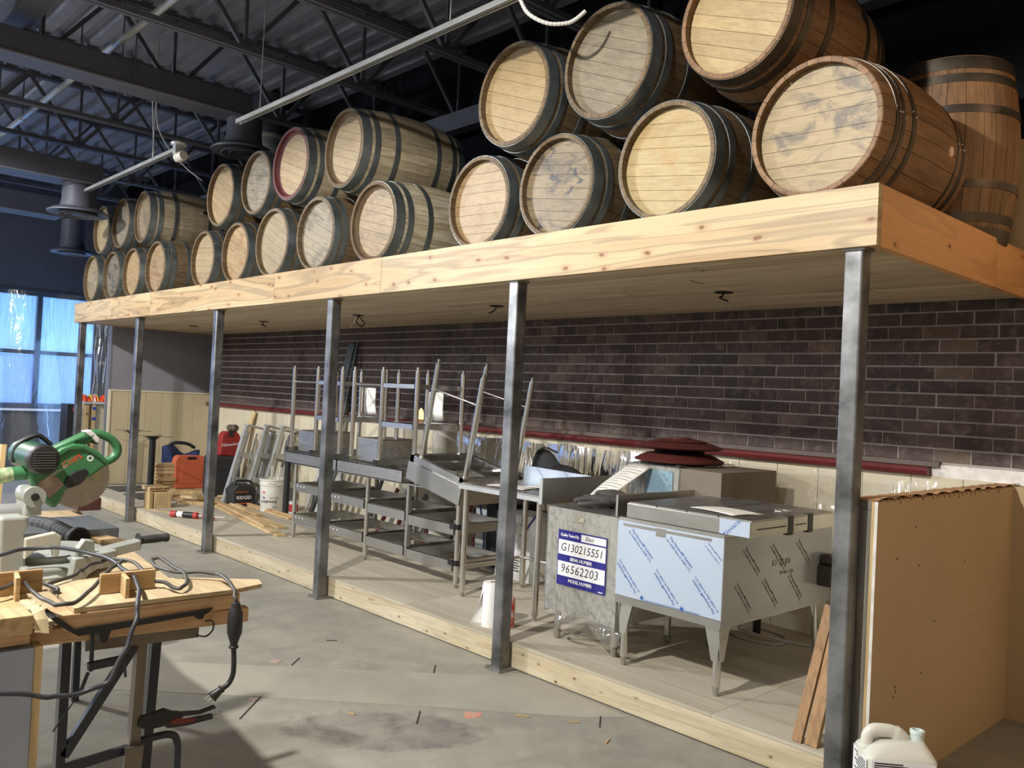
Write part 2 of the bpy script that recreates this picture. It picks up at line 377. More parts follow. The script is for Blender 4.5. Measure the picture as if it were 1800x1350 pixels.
for (x, y, l, t) in ((-1.55,-.35,.07,.6), (-1.05,-.25,.06,2.0), (-1.33,-.2,.05,.9), (-2.05,-1.0,.04,.3)):
    MB().bar((x,y,.004), (x+l*cos(t), y+l*sin(t), .004), .008, .005).build('wood_chip', mPINEX, floor)

# back wall: mortar bed, bricks, painted wall above, cream dado below
wb = thing('wall_back', None, None, (-5, 1.9, 0), kind='structure')
MB().box(-10.5, 2.0, 1.9, 2.0, 1.26, 2.34).build('mortar_bed', mMORT, wb)
MB().box(-15.0, 6.0, 1.92, 2.02, 2.34, 5.2).build('upper_wall', mDARK, wb)
MB().box(-10.5, 6.0, 1.9, 2.0, 0, 1.26).build('lower_wall', mCREAM, wb)
MB().box(2.0, 6.0, 1.9, 2.0, 1.26, 2.34).build('side_wall', mDRY, wb)
MB().box(-.22, 6.0, 1.86, 1.92, 2.34, 3.13).build('drywall_patch', mDRY, wb)
MB().box(-.47, .1, 1.885, 1.9, 1.20, 1.305).build('torn_drywall', mGYP, wb)
CH, BL = .0798, .2055
bme = MB().box(-(BL-.010)/2, (BL-.010)/2, -.006, .012, -(CH-.010)/2, (CH-.010)/2).mesh('brick', mBRICK)
bricks = []
for r in range(12):
    z = 1.318 + CH*(r+.5); off = (BL/2 if r % 2 else 0) + random.uniform(-.02, .02)
    x = 1.9 + off
    while x > -10.45:
        bricks.append((x, z)); x -= BL
bricks.sort(key=lambda b: (b[0]-1.5)**2 if b[0] < .12 else 99)
vis = [b for b in bricks if b[0] < .12]
for x, z in vis[:300]:
    o = inst('brick', bme, wb, (x+5+random.uniform(-.002,.002), random.uniform(-.001,.001), z), (random.uniform(-.006,.006),0,random.uniform(-.006,.006)))
rest = MB()
for x, z in vis[300:] + [b for b in bricks if b[0] >= .12]:
    if x > -10.42: rest.box(x-(BL-.011)/2, x+(BL-.011)/2, 1.894+random.uniform(-.001,.001), 1.912, z-(CH-.012)/2, z+(CH-.012)/2)
rest.build('brick', mBRICKF, wb, kind='stuff')
# dado panels, rail, flashing
for k in range(36):
    x1 = .0 - k*.29; x0 = x1 - .286
    if x0 < -10.44: break
    MB().box(x0, x1, 1.872, 1.905, .15, 1.235).build('dado_panel', mCREAM, wb)
rl = MB().prism([(0,0),(-.05,.006),(-.062,.03),(-.05,.05),(0,.056)], (9.95,0,0), (-10.42,1.875,1.236), (0,1,0), (0,0,1))
rl.build('trim_1', mRED, None, kind='structure')
MB().prism([(0,0),(-.045,.0),(-.03,.028),(0,.03)], (10.0,0,0), (-10.42,1.9,1.292), (0,1,0), (0,0,1)).build('trim_2', mFLASH, None, kind='structure')

# end wall behind the far end of the deck
we = thing('wall_end', None, None, (-10.45, 1.2, 0), kind='structure')
MB().box(-10.6, -10.45, .5, 1.9, 0, 2.46).build('painted_wall', mGREY, we)
for y0, y1 in ((.515,.755),(.758,.975),(.978,1.195),(1.198,1.415),(1.418,1.64),(1.643,1.872)):
    MB().box(-10.46, -10.43, y0, y1, .15, 1.40).build('dado_panel', mTANP, we)
MB().box(-10.46, -10.415, .49, .52, .15, 1.41).build('corner_trim', mTRIMC, we)
MB().box(-10.46, -10.42, .5, 1.875, 1.398, 1.415).build('cap_trim', mTRIMC, we)

# window wall far left
ww = thing('wall_left', None, None, (-14.5, -2, 0), kind='structure')
MB().box(-14.7, -14.5, -9.0, 2.0, 2.95, 5.2).build('upper_wall', plain('left_wall_paint', srgb(72,73,84), .8), ww)
mWALLB = plain('dark_grey_wall', srgb(70,64,60), .8)
MB().box(-14.7, -14.5, -9.0, 2.0, 0, 1.0).build('lower_wall', mWALLB, ww)
MB().box(-14.7, -14.5, 1.55, 2.0, 1.0, 2.95).build('pier', mDARK, ww)
win = thing('window_1', None, None, (-14.5, -3, 1.0), kind='structure')
ys = [1.55, .62, -.32, -1.26, -2.2, -3.14, -4.08, -5.02, -5.96, -6.9, -7.84, -8.9]
for y in ys: MB().box(-14.62, -14.48, y-.035, y+.035, 1.02, 2.95).build('mullion', mFRAME, win)
for z, h in ((1.02,.05),(1.93,.035),(2.93,.05)): MB().box(-14.61, -14.47, -8.9, 1.55, z-h, z+h).build('rail', mFRAME, win)
mPANE = film('window_pane', (.80,.92,1.0), .5, .2, .5, 2.0, .3); mPANEL = film('window_pane_low', (.66,.76,1.0), .5, .2, .55, 2.0, .3)
for a, b in zip(ys[1:], ys):
    for z0, z1 in ((1.07,1.89),(1.97,2.88)): MB().box(-14.56, -14.55, a+.035, b-.035, z0, z1).build('pane', mPANE if z0 > 1.5 else mPANEL, win)
MB().box(-14.5, -14.36, -8.9, 1.55, .95, .985).build('sill', mWHITE, win)
# remaining walls of the hall, mostly out of sight
box('wall_right', mDRY, (6.0, 6.2, -9.0, 2.0, 0, 5.2), kind='structure')
box('wall_front', plain('front_wall', srgb(128,126,122), .7), (-15.0, 6.2, -9.2, -9.0, 0, 5.2), kind='structure')

# ceiling: trapezoid steel deck running along X
prof = []; y = -9.0
while y < 2.0: prof += [(y,4.98),(y+.10,4.98),(y+.125,5.045),(y+.20,5.045),(y+.225,4.98)]; y += .225
prof = [p for p in prof if p[0] <= 2.0]
cb = MB(); n = len(prof)
cb.add([(-15,a,b) for a, b in prof] + [(6,a,b) for a, b in prof] , [(i, i+1, n+i+1, n+i) for i in range(n-1)])
cb.build('ceiling', mCEIL, None, kind='structure')
box('roof_slab', mDARK, (-15.2, 6.2, -9.2, 2.1, 5.07, 5.2), kind='structure')

# ---------------------------------------------------------------- deck that carries the barrels
dk = thing('barrel_deck', 'long pine-faced overhead deck carrying the barrel stacks', 'deck', (-5.2, .9, ZD))
for x0, x1 in ((-10.36,-7.742), (-7.738,-5.0), (-4.996,-3.452), (-3.448,0)):
    MB().box(x0, x1, 0, .038, ZD, ZF).build('fascia_board', mFASX, dk)
for y0, y1 in ((.04,1.36), (1.364,1.88)):
    MB().box(-.038, 0, y0, y1, ZD, ZF).build('side_fascia_board', mFASY, dk)
MB().box(-10.36, -10.322, .04, 1.88, ZD, ZF).build('side_fascia_board', mFASY, dk)
MB().box(-10.32, -.04, .04, 1.88, 2.44, 2.47).build('deck_sheet', mPLY, dk)
jw = 0
for k in range(15):
    y0 = .04 + k*.1226; cuts = [-10.32] + sorted(random.uniform(-9.6, -.8) for _ in range(2)) + [-.04]
    for a, b in zip(cuts, cuts[1:]):
        if b-a > .05: MB().box(a+.001, b-.001, y0+.0015, y0+.1206, ZD+.006+random.uniform(0,.0012), ZD+.03).build('soffit_board', mSOF, dk)
# holes for down-lights with their cable ends
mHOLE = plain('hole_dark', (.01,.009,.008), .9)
for (x, y, tails) in ((-1.35,1.0,1), (-3.3,.95,1), (-5.2,.95,3), (-7.05,.95,1), (-8.9,.95,0)):
    h = MB().lathe([(.0,.004),(.05,.004),(.056,.0),(.056,-.002),(.05,-.002),(.046,.002),(.0,.002)], 20, (x,y,ZD+.004)).build('light_hole', mHOLE, dk)
    for t in range(tails):
        a = t*2.2 + x
        MB().tube(smooth_path([(x,y,ZD+.01),(x+.02*cos(a),y+.02*sin(a),ZD-.02),(x+.06*cos(a),y+.06*sin(a),ZD-.035-(.03 if tails==3 else 0)),(x+.05*cos(a+1),y+.06*sin(a+1),ZD-.05-(.05 if tails==3 else 0))],4), .006, 6).build('cable_end', mBLACK if t != 1 else mWHITE, h)

# six square steel posts
for i in range(6):
    x1 = -.066 - i*2.026; nm = ['nearest square steel post by the half wall', 'second steel post, beside the paper towel roll', 'third steel post, in front of the upturned steel tables', 'fourth steel post, just left of the stepladders', 'fifth steel post, in front of the black table bases', 'farthest steel post, against the blue window'][i]
    p = thing('steel_post', nm, 'post', (x1-.039, .069, 0), group='square posts under the deck')
    s = MB(); a0, a1, b0, b1, r = x1-.0775, x1, .0304, .108, .008
    ring = [(a0+r,b0),(a1-r,b0),(a1-r*.3,b0+r*.3),(a1,b0+r),(a1,b1-r),(a1-r*.3,b1-r*.3),(a1-r,b1),(a0+r,b1),(a0+r*.3,b1-r*.3),(a0,b1-r),(a0,b0+r),(a0+r*.3,b0+r*.3)]
    s.prism(ring, (0,0,ZD-.016), (0,0,.012), (1,0,0), (0,1,0)).build('shaft', mPOST, p)
    bp = MB().box(x1-.105, x1+.028, .004, .126, 0, .012).build('base_plate', mPLATE, p)
    MB().box(x1-.085, x1+.008, .024, .116, ZD-.008, ZD+.004).build('top_plate', mPLATE, p)
    for dx in (-.092, .014): MB().cyl((x1+dx,.018,.012), (x1+dx,.018,.02), .008, 6).build('bolt', mPLATE, bp)

# ---------------------------------------------------------------- low platform
pf = thing('low_platform', 'low plywood platform with pine kick boards under the deck', 'platform', (-5.2, 1.0, 0))
for x0, x1 in ((-10.36,-8.25), (-8.246,-6.17), (-6.166,-4.15), (-4.146,-2.12), (-2.116,-.09)):
    MB().box(x0, x1, .131, .169, .008, .134).build('kick_board', mKICK, pf)
xs = [-10.36, -8.0, -5.6, -3.17, -.74, -.1]
for a, b in zip(xs, xs[1:]):
    for y0, y1 in ((.128,1.06),(1.063,1.87)): MB().box(a+.001, b-.001, y0, y1, .136, .151).build('plywood_sheet', mPLY, pf)
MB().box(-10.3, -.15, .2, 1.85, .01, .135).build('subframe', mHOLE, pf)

# ---------------------------------------------------------------- half wall at the near end
hw = thing('wall_half', None, None, (-.05, 1.0, 0), kind='structure')
MB().box(-.013, 0, .118, 1.79, .0, 1.232).build('drywall_sheet', mDRY, hw)
MB().box(-.0128, -.0005, .1165, .1182, 0, 1.228).build('gypsum_edge', mGYP, hw)
MB().box(-.028, -.014, .121, 1.79, 0, 1.228).build('sheathing', mPINEZ, hw)
MB().box(-.098, -.029, .12, .158, 0, 1.19).build('stud', mSTUD, hw)
MB().box(-.098, -.029, .12, .158, 1.192, 1.228).build('stud_cap', mSTUD, hw)
for y in (.55, 1.0, 1.45): MB().box(-.098, -.029, y, y+.038, .152, 1.228).build('stud', mSTUD, hw)
MB().box(-.112, -.099, .16, 1.86, .152, 1.228).build('inner_panel', mCREAM, hw)
mTORN = plain('torn_paper', srgb(196,158,118), .85, c2=srgb(150,108,70), scale=30)
cap = MB()
def capfn(u, v): return (-.115+.119*u, .115+1.75*v, 1.2325 + .012*abs(sin(v*37))*(1 if u > .8 else .3)*u + .002*sin(v*90+u*20))
cap.grid(capfn, 6, 60); cap.box(-.113, .0, .118, 1.86, 1.2285, 1.231)
cap.build('wall_cap', mTORN, hw)
for k in range(26):
    y = .15+k*.055+random.uniform(-.02,.02); l = random.uniform(.006,.03)
    MB().prism([(0,0),(.02,0),(.012,-l),(.006,-l*.7)], (.003,0,0), (.0005,y,1.235), (0,1,0), (0,0,1)).build('torn_edge', mTORN, hw)
MB().box(0, 2.2, 1.765, 1.87, 0, 1.23).build('return_wall', mDRY, hw)
for (y, z) in ((.32,.98),(.55,.93),(.75,.66),(.36,.42),(.35,.44),(.34,.4),(.62,.45),(1.1,.9),(1.2,.62),(.5,1.1)):
    MB().cyl((-.001,y,z), (.0008,y,z), .005, 7).build('nail_hole', mHOLE, hw)

# ---------------------------------------------------------------- barrels
BLN, RH, RB, ZBD = .94, .295, .345, 2.47
def br(y): return RH + (RB-RH)*(1-((y/BLN-.5)*2)**2)
def stave_mesh(wdeg, mat, name='stave'):
    a = radians(wdeg)/2 - .0035; ys = [0,.004,.05,.14,.25,.36,.47,.58,.69,.80,.89,.936,.94]; m = MB(); vs = []; fs = []
    for i, y in enumerate(ys):
        ro = br(y); end = i in (0, len(ys)-1)
        ri = ro-.023 if y < .01 or y > .93 else ro-.030
        if end: ro -= .003
        for r in (ro, ri):
            for t in (-a, 0, a): vs.append((r*sin(t), y, r*cos(t)))
    n = len(ys)
    for i in range(n-1):
        p, q = i*6, (i+1)*6
        fs += [(p,p+1,q+1,q),(p+1,p+2,q+2,q+1),(p+3,q+3,q+4,p+4),(p+4,q+4,q+5,p+5),(p,q,q+3,p+3),(p+2,p+5,q+5,q+2)]
    e = (n-1)*6
    fs += [(0,3,4,1),(1,4,5,2),(e,e+1,e+4,e+3),(e+1,e+2,e+5,e+4)]
    m.add(vs, fs); return m.mesh(name, mat)
def stave_mat(name, c1, c2, stain=.3, sc=(.2,.18,.16)):
    if name in MATS: return MATS[name]
    m, nt, N, L, P = mk(name); P.inputs['Roughness'].default_value = .62
    v = coords(N, L, (22,2.0,22), 40.0); f = noise(N, L, v, 1.6, 5, .6, .5)
    g = noise(N, L, coords(N, L, (2,1.2,2), 23.0), 2.2, 5, .65, .8)
    col = ramp(N, L, f, [(.3, c2), (.65, c1)])
    col = mix(N, L, ramp(N, L, g, [(.5, (0,0,0)), (.78, (stain,)*3)]), col, sc)
    col = randval(N, L, col, .13); L.new(col, P.inputs['Base Color']); bump(N, L, P, f, .15, .002)
    MATS[name] = m; return m
def head_mat(name, c1, c2, stain=.3, sc=(.1,.08,.06), grain=1.0, rnd=.07, seed=0.0, spots=0.0, wav=1.0):
    m, nt, N, L, P = mk(name); P.inputs['Roughness'].default_value = .5
    tc = N.new('ShaderNodeTexCoord'); mp = N.new('ShaderNodeMapping'); mp.inputs['Scale'].default_value = (2.2,9,9); mp.inputs['Location'].default_value = (seed,seed*1.7,seed*.6)
    L.new(tc.outputs['Object'], mp.inputs[0])
    f = noise(N, L, mp.outputs[0], 1.5*wav, 5, .6, 1.3)
    mp2 = N.new('ShaderNodeMapping'); mp2.inputs['Scale'].default_value = (2.4,4,4); mp2.inputs['Location'].default_value = (seed*3,seed,seed)
    L.new(tc.outputs['Object'], mp2.inputs[0]); g = noise(N, L, mp2.outputs[0], 1.7, 6, .68, 1.0)
    mp3 = N.new('ShaderNodeMapping'); mp3.inputs['Scale'].default_value = (7,60,60); mp3.inputs['Location'].default_value = (seed,)*3
    L.new(tc.outputs['Object'], mp3.inputs[0]); h = noise(N, L, mp3.outputs[0], 1.6, 3)
    col = ramp(N, L, f, [(.28, c2), (.5, c1), (.56, tuple(.62*a+.38*b for a, b in zip(c1, c2))), (.62, c1)])
    col = mix(N, L, .3*grain, col, ramp(N, L, h, [(.32, tuple(x*.55 for x in c2)), (.6, c1)]))
    col = mix(N, L, ramp(N, L, g, [(.49, (0,0,0)), (.61, (min(1,stain*1.25),)*3)]), col, sc)
    if spots:
        q = noise(N, L, mp2.outputs[0], 3.2, 4, .6, .6)
        col = mix(N, L, ramp(N, L, q, [(.56, (0,0,0)), (.64, (spots,)*3)]), col, (.03,.03,.035))
    col = randval(N, L, col, rnd); L.new(col, P.inputs['Base Color']); bump(N, L, P, h, .1, .001)
    return m
mHOOP = steel('hoop_steel', srgb(132,140,142), .42, 'X', .25, 12, .8)
mHOOPB = steel('hoop_brown', srgb(104,96,86), .45, 'X', .3, 12, .75)
mRIV = steel('rivet', srgb(190,188,180), .35, 'X', .1)
sGREY = stave_mat('stave_grey', srgb(168,154,128), srgb(128,114,90), .5, srgb(88,80,68))
sTAN = stave_mat('stave_tan', srgb(112,93,67), srgb(84,67,45), .4, srgb(62,50,38))
sORG = stave_mat('stave_orange', srgb(134,101,68), srgb(100,73,47), .4, srgb(84,56,36))
sPALE = stave_mat('stave_pale', srgb(186,178,156), srgb(144,128,96), .6, srgb(98,72,40))
WD = {w: None for w in (9.5, 12, 14.5)}
SM = {}
def staves(mat):
    if mat.name not in SM: SM[mat.name] = {w: stave_mesh(w, mat) for w in (10, 12, 15)}
    return SM[mat.name]
rh = br(.04)-.0285; NB = 8
zc = [-rh]; ws = [1.25,.8,1.1,.95,1.2,.85,1.05,1.2]; tot = sum(ws)
for w_ in ws: zc.append(zc[-1] + 2*rh*w_/tot)
HB = {}
def head_boards(mat, y0=.042, y1=.062):
    key = (mat.name, y0)
    if key not in HB:
        lst = []
        for k in range(NB):
            a, b = zc[k]+.0009, zc[k+1]-.0009; ax = lambda z: math.sqrt(max(rh*rh-z*z, 1e-7))
            zz = [a+(b-a)*i/5 for i in range(6)]
            poly = [(ax(z), z) for z in zz] + [(-ax(z), z) for z in reversed(zz)]
            d = random.uniform(0, .0012)
            lst.append(MB().prism(poly, (0,y1-y0,0), (0,y0+d,0), (1,0,0), (0,0,1)).mesh('head_board', mat))
        HB[key] = lst
    return HB[key]
HOOPS = {'wide': [(.006,.072),(.098,.142),(.262,.302)], 'thin': [(.085,.113),(.128,.150),(.205,.235)], 'close': [(.006,.062),(.075,.120),(.24,.275)]}
HM = {}
def hoop_meshes(kind, mat):
    if (kind, mat.name) not in HM:
        l = []
        hs = HOOPS[kind]
        for a, b in hs + [(BLN-b, BLN-a) for a, b in reversed(hs)]:
            pr = [(br(a)-.002,a),(br(a)+.0032,a),(br((a+b)/2)+.0034,(a+b)/2),(br(b)+.0032,b),(br(b)-.002,b)]
            l.append(MB().lathe(pr, 56, (0,0,0), 'Y', close=True).mesh('hoop', mat, True))
        HM[(kind, mat.name)] = l
    return HM[(kind, mat.name)]
rivet_me = {}
def rivets(y):
    y = round(y, 3)
    if y not in rivet_me:
        m = MB()
        for dy, dt in ((-.012,-.03),(.012,.03)):
            r = br(y+dy)+.0034; c = Vector((r*sin(dt), y+dy, r*cos(dt)))
            m.lathe([(.0055,-.002),(.005,.001),(.0025,.0032),(0,.0036)], 8, c)
        rivet_me[y] = m.mesh('rivet', mRIV, True)
    return rivet_me[y]
def barrel(X, Y, Z, r, hm, sm, roll, label, yaw=0, hoops='wide', hoopm=None, riv=None, stand=False, rim=None, bung=None, grp='wine barrels laid on the deck', lean=0):
    hoopm = hoopm or mHOOP; k = r/RH
    if stand: t = thing('barrel', label, 'barrel', (X, Y+RB*k, ZBD), (pi/2, 0, 0), grp, (k,1,k))
    else: t = thing('barrel', label, 'barrel', (X, Y, Z-RB*k), (0, 0, yaw), grp, (k,1,k))
    rnd = random.Random(int(X*1000)); a = 0; sms = staves(sm); seq = []
    while True:
        left = 360 - a
        if left < 10: break
        w = rnd.choice((10,12,12,15))
        if left < 24: w = min((10,12,15), key=lambda q: abs(q-left)) if left < 15.1 else (10 if left < 21 else 12)
        seq.append(w); a += w
    sc = 360/a; ang = roll; 
    for w in seq:
        th = ang + radians(w*sc)/2; ang += radians(w*sc)
        inst('stave', sms[w], t, (0,0,RB), (0,th,0), (sc if abs(sc-1) > .004 else 1, 1, 1))
    for me in head_boards(hm): inst('head_board', me, t, (0,0,RB), (0,roll,0))
    MB().lathe([(rh,BLN-.056),(rh,BLN-.036)], 32, (0,0,RB), 'Y').build('back_head', sm, t, local=True)
    for i, me in enumerate(hoop_meshes(hoops, hoopm)):
        h = inst('hoop', me, t, (0,0,RB))
        if riv is not None:
            hs = HOOPS[hoops]; al = hs + [(BLN-b, BLN-a_) for a_, b in reversed(hs)]; yy = sum(al[i])/2
            inst('rivet', rivets(yy), h, (0,0,0), (0, riv + (i % 2)*.06, 0))
    if rim:
        MB().lathe([(br(0)-.001,-.0012),(br(0)-.024,-.0012),(br(.03)-.0315,.034),(br(.03)-.055,.0395),(br(.03)-.055,.043),(br(.01)-.012,.012)], 48, (0,0,RB), 'Y', close=True).build('painted_rim' if rim is mRIM else 'chime', rim, t, True, local=True)
    if bung is not None:
        kind, th, yb = bung; rb = br(yb); d = Vector((sin(th), 0, cos(th))); c = Vector((0,yb,RB)) + d*(rb+.0005)
        if kind == 'hole':
            m = MB().cyl(c-d*.012, c+d*.0012, .026, 18); m.build('bung_hole', mHOLE, t, local=True)
        else: MB().cyl(c-d*.01, c+d*.006, .026, 18, .022).build('bung', plain('bung_silicone', srgb(236,196,170), .5), t, True, local=True)
    return t
def HMt(i, a, b, **k):
    def q(c):
        l = srgb(*c); m_ = sum(l)/3; return tuple(.53*(x*.86+m_*.14) for x in l)
    return head_mat('head_%d' % i, q(a), q(b), seed=i*3.37, **k)
mCHIME = plain('chime_brown', srgb(104,84,58), .7, c2=srgb(80,62,42), scale=14)
mRIM = plain('wine_red_rim', srgb(98,44,46), .6, c2=srgb(80,34,38), scale=8)
g = 'barrels of the bottom row'; gt = 'barrels of the top row'
dgr = srgb(84,78,70); blk = srgb(52,48,44); brn = srgb(128,88,48)
BARRELS = [
 # bottom row, far to near
 (-10.09,.088,2.808,.292,HMt(1,(208,190,150),(182,160,118),stain=.25,sc=dgr),sTAN,.25,'farthest bottom-row barrel at the window end, plain pale head',{}),
 (-9.435,.12,2.808,.290,HMt(2,(168,158,138),(140,130,112),stain=.7,sc=blk),sTAN,.3,'second bottom-row barrel from the window, grey head with dark blotches',{}),
 (-8.80,.14,2.800,.284,HMt(3,(218,184,132),(190,148,96),stain=.2,sc=brn),sTAN,.4,'third bottom-row barrel from the window, warm tan head',{}),
 (-8.13,.165,2.812,.290,HMt(4,(206,176,132),(170,134,92),stain=.35,sc=brn),sTAN,.2,'fourth bottom-row barrel from the window, head specked at its lower edge',dict(hoops='close',riv=.9)),
 (-6.979,.21,2.812,.283,HMt(5,(212,186,140),(190,160,112),stain=.15,sc=brn),sTAN,.08,'bottom-row barrel just right of the wide gap, smooth pale head',dict(riv=1.1)),
 (-6.239,.21,2.812,.284,HMt(6,(222,190,138),(186,142,90),stain=.4,sc=brn,wav=.8),sTAN,.35,'bottom-row barrel with orange wavy stains down the left of its head',{}),
 (-5.395,.152,2.815,.297,HMt(7,(206,184,144),(182,156,116),stain=.15,sc=dgr),sTAN,.45,'bottom-row barrel with clean beige head left of the white-edged barrel',{}),
 (-4.663,.155,2.815,.295,HMt(8,(206,190,156),(160,140,104),stain=.5,sc=dgr,wav=1.5),sTAN,.4,'bottom-row barrel with deep rim and grey-streaked slanting head boards',dict(hoops='close')),
 (-3.83,.155,2.815,.297,HMt(9,(208,176,122),(160,124,82),stain=.65,sc=srgb(110,92,66),wav=1.8,grain=1.5),sPALE,.25,'bottom-row barrel with rough scratched head and white-bleached rusty side',dict(riv=-.2,rim=mCHIME)),
 (-2.68,.186,2.812,.294,HMt(10,(220,190,136),(190,152,100),stain=.4,sc=srgb(140,104,62),wav=.9),sTAN,.05,'bottom-row barrel with golden head and wavy brown water rings',{}),
 (-1.975,.171,2.812,.296,HMt(11,(180,156,114),(146,122,86),stain=.75,sc=srgb(84,74,60),spots=.95,wav=1.2),sTAN,.15,'bottom-row barrel with smoky grey head and a column of black spots',{}),
 (-1.17,.14,2.815,.300,HMt(12,(232,206,142),(210,176,108),stain=.3,sc=srgb(160,122,66),wav=1.1),sTAN,.14,'bottom-row barrel with bright yellow head beside the corner barrel',{}),
 (-.355,.122,2.818,.305,HMt(13,(214,186,128),(188,156,98),stain=.85,sc=srgb(98,86,72),wav=1.0,rnd=.03),sORG,.03,'corner barrel with orange staves and grey V-shaped stain on its head',dict(hoops='thin',hoopm=mHOOPB,riv=1.45,bung=('bung',1.66,.60))),
]
for b in BARRELS: barrel(*b[:7], b[7], grp=g, **b[8])
TOPS = [
 (-9.76,.08,3.395,.296,HMt(21,(222,198,148),(196,166,116),stain=.15,sc=dgr),sTAN,.5,'farthest top-row barrel behind the hanging round diffuser',{}),
 (-9.115,.095,3.405,.290,HMt(22,(180,168,146),(152,140,118),stain=.3,sc=dgr),sTAN,.3,'second top-row barrel from the window, dull grey head',{}),
 (-8.47,.115,3.405,.290,HMt(23,(190,168,134),(158,136,104),stain=.45,sc=dgr),sGREY,.35,'top-row barrel with weathered grey side and dark bung hole',dict(yaw=-.06,riv=.5,bung=('hole',1.25,.6),rim=mCHIME)),
 (-6.50,.15,3.385,.297,HMt(24,(206,178,130),(182,148,100),stain=.15,sc=brn),sTAN,.5,'top-row barrel with plain honey head left of the duct elbow',{}),
 (-5.795,.167,3.405,.284,HMt(25,(188,176,150),(156,142,116),stain=.4,sc=blk,spots=.3),sTAN,.2,'top-row barrel with grey head marked by dark scribbles',{}),
 (-5.0,.085,3.425,.298,HMt(26,(220,190,138),(192,158,106),stain=.12,sc=brn),sGREY,.35,'top-row barrel with dark red painted rim',dict(rim=mRIM)),
 (-4.20,.10,3.415,.298,HMt(27,(214,188,140),(190,160,114),stain=.15,sc=brn),sGREY,.3,'top-row barrel next to the red-rimmed one, long pale side in view',dict(yaw=-.06,riv=-.9,rim=mCHIME)),
 (-2.27,.07,3.385,.306,HMt(28,(222,190,132),(200,164,108),stain=.15,sc=brn,rnd=.03),sTAN,.35,'leftmost of the three near top-row barrels, smooth honey head',{}),
 (-1.54,.075,3.398,.304,HMt(29,(184,168,136),(158,142,112),stain=.25,sc=dgr,rnd=.04),sTAN,.38,'top-row barrel with silvery grey head under the loose flex conduit',{}),
 (-.765,.095,3.43,.300,HMt(30,(232,200,136),(206,168,104),stain=.1,sc=brn,rnd=.12),sORG,.36,'largest top-row barrel with striped golden head cut by the picture top',dict(bung=('hole',1.3,.62),hoopm=mHOOPB)),
]
for b in TOPS: barrel(*b[:7], b[7], grp=gt, **b[8])
barrel(-.285, 1.44, 0, .290, HMt(40,(200,160,110),(160,120,80)), sORG, .1, 'barrel standing upright behind the corner barrel', stand=True, grp='wine barrels on the deck', hoopm=mHOOPB, hoops='wide')

# ---------------------------------------------------------------- steel tables stacked under the deck
PZ = .151
def leg(p, q, t, r=.0205, tip=.03, up=1):
    """round table leg from p (fixed end) to q (foot end) with a narrower adjustable foot"""
    p, q = Vector(p), Vector(q); d = (q-p).normalized()
    m = MB().cyl(p, q-d*tip, r, 14); o = m.build('leg', mSSZ, t, True)
    MB().cyl(q-d*(tip+.004), q-d*tip*.35, r*.62, 10).cyl(q-d*tip*.35, q, r*.72, 6).build('foot', mSSD, o, True)
    return o
def frame4(m, x0, x1, y0, y1, z0, z1, t=.004):
    m.box(x0,x1,y0,y0+t,z0,z1).box(x0,x1,y1-t,y1,z0,z1).box(x0,x0+t,y0,y1,z0,z1).box(x1-t,x1,y0,y1,z0,z1); return m
# lower rack stand, upright
rk = thing('glass_rack_stand', 'long stainless rack stand with two tiers of open frames, upright on the platform', 'rack', (-4.55,.95,PZ))
for x in (-5.77,-4.55,-3.35):
    for y in (.72,1.22): leg((x,y,.85), (x,y,PZ), rk, .0195)
for x in (-5.16,-3.97):
    MB().box(x-.015,x+.015,.705,.735,.29,.85).build('post', mSSD, rk); MB().box(x-.015,x+.015,1.205,1.235,.29,.85).build('post', mSSD, rk)
for a, b in ((-5.77,-4.55),(-4.55,-3.35)):
    for y in (.72,1.22): MB().cyl((a,y,.295),(b,y,.295),.0085,10).build('foot_rail', mSSZ, rk, True)
for x in (-5.77,-4.55,-3.35): MB().cyl((x,.72,.30),(x,1.22,.30),.0085,10).build('side_rail', mSSZ, rk, True)
for k, (x0, x1) in enumerate(((-5.745,-5.18),(-5.14,-4.575),(-4.525,-3.99),(-3.95,-3.375))):
    for z in (.675-.02*k, .385-.012*k):
        f = frame4(MB(), x0, x1, .70, 1.24, z-.075, z); f.box(x0,x1,.70,.722,z-.003,z).box(x0,x1,1.218,1.24,z-.003,z).box(x0,x0+.02,.7,1.24,z-.003,z).box(x1-.02,x1,.7,1.24,z-.003,z)
        f.box(x0,x1,.70,.73,z-.078,z-.075).box(x0,x1,1.21,1.24,z-.078,z-.075)
        o = f.build('rack_frame', mSSD, rk)
        if k < 2:
            for j in range(3): MB().cyl((x0+.05+.06*j,.699,z-.03),(x0+.05+.06*j,.7005,z-.03),.008,8).build('rivet_hole', mWHITE, o)
for z in (.60,.335): MB().cyl((-3.35,.72,z-.02),(-3.35,.72,z+.02),.0225,14).build('tape_wrap', mTAPE, rk, True)
MB().box(-3.42,-3.36,.694,.70,.58,.615).build('tape_wrap', mTAPE, rk); MB().box(-3.42,-3.36,.694,.70,.315,.35).build('tape_wrap', mTAPE, rk)
MB().box(-5.80,-3.32,.69,.72,.845,.855).box(-5.80,-3.32,1.20,1.24,.845,.855).build('top_rail', mSSD, rk)

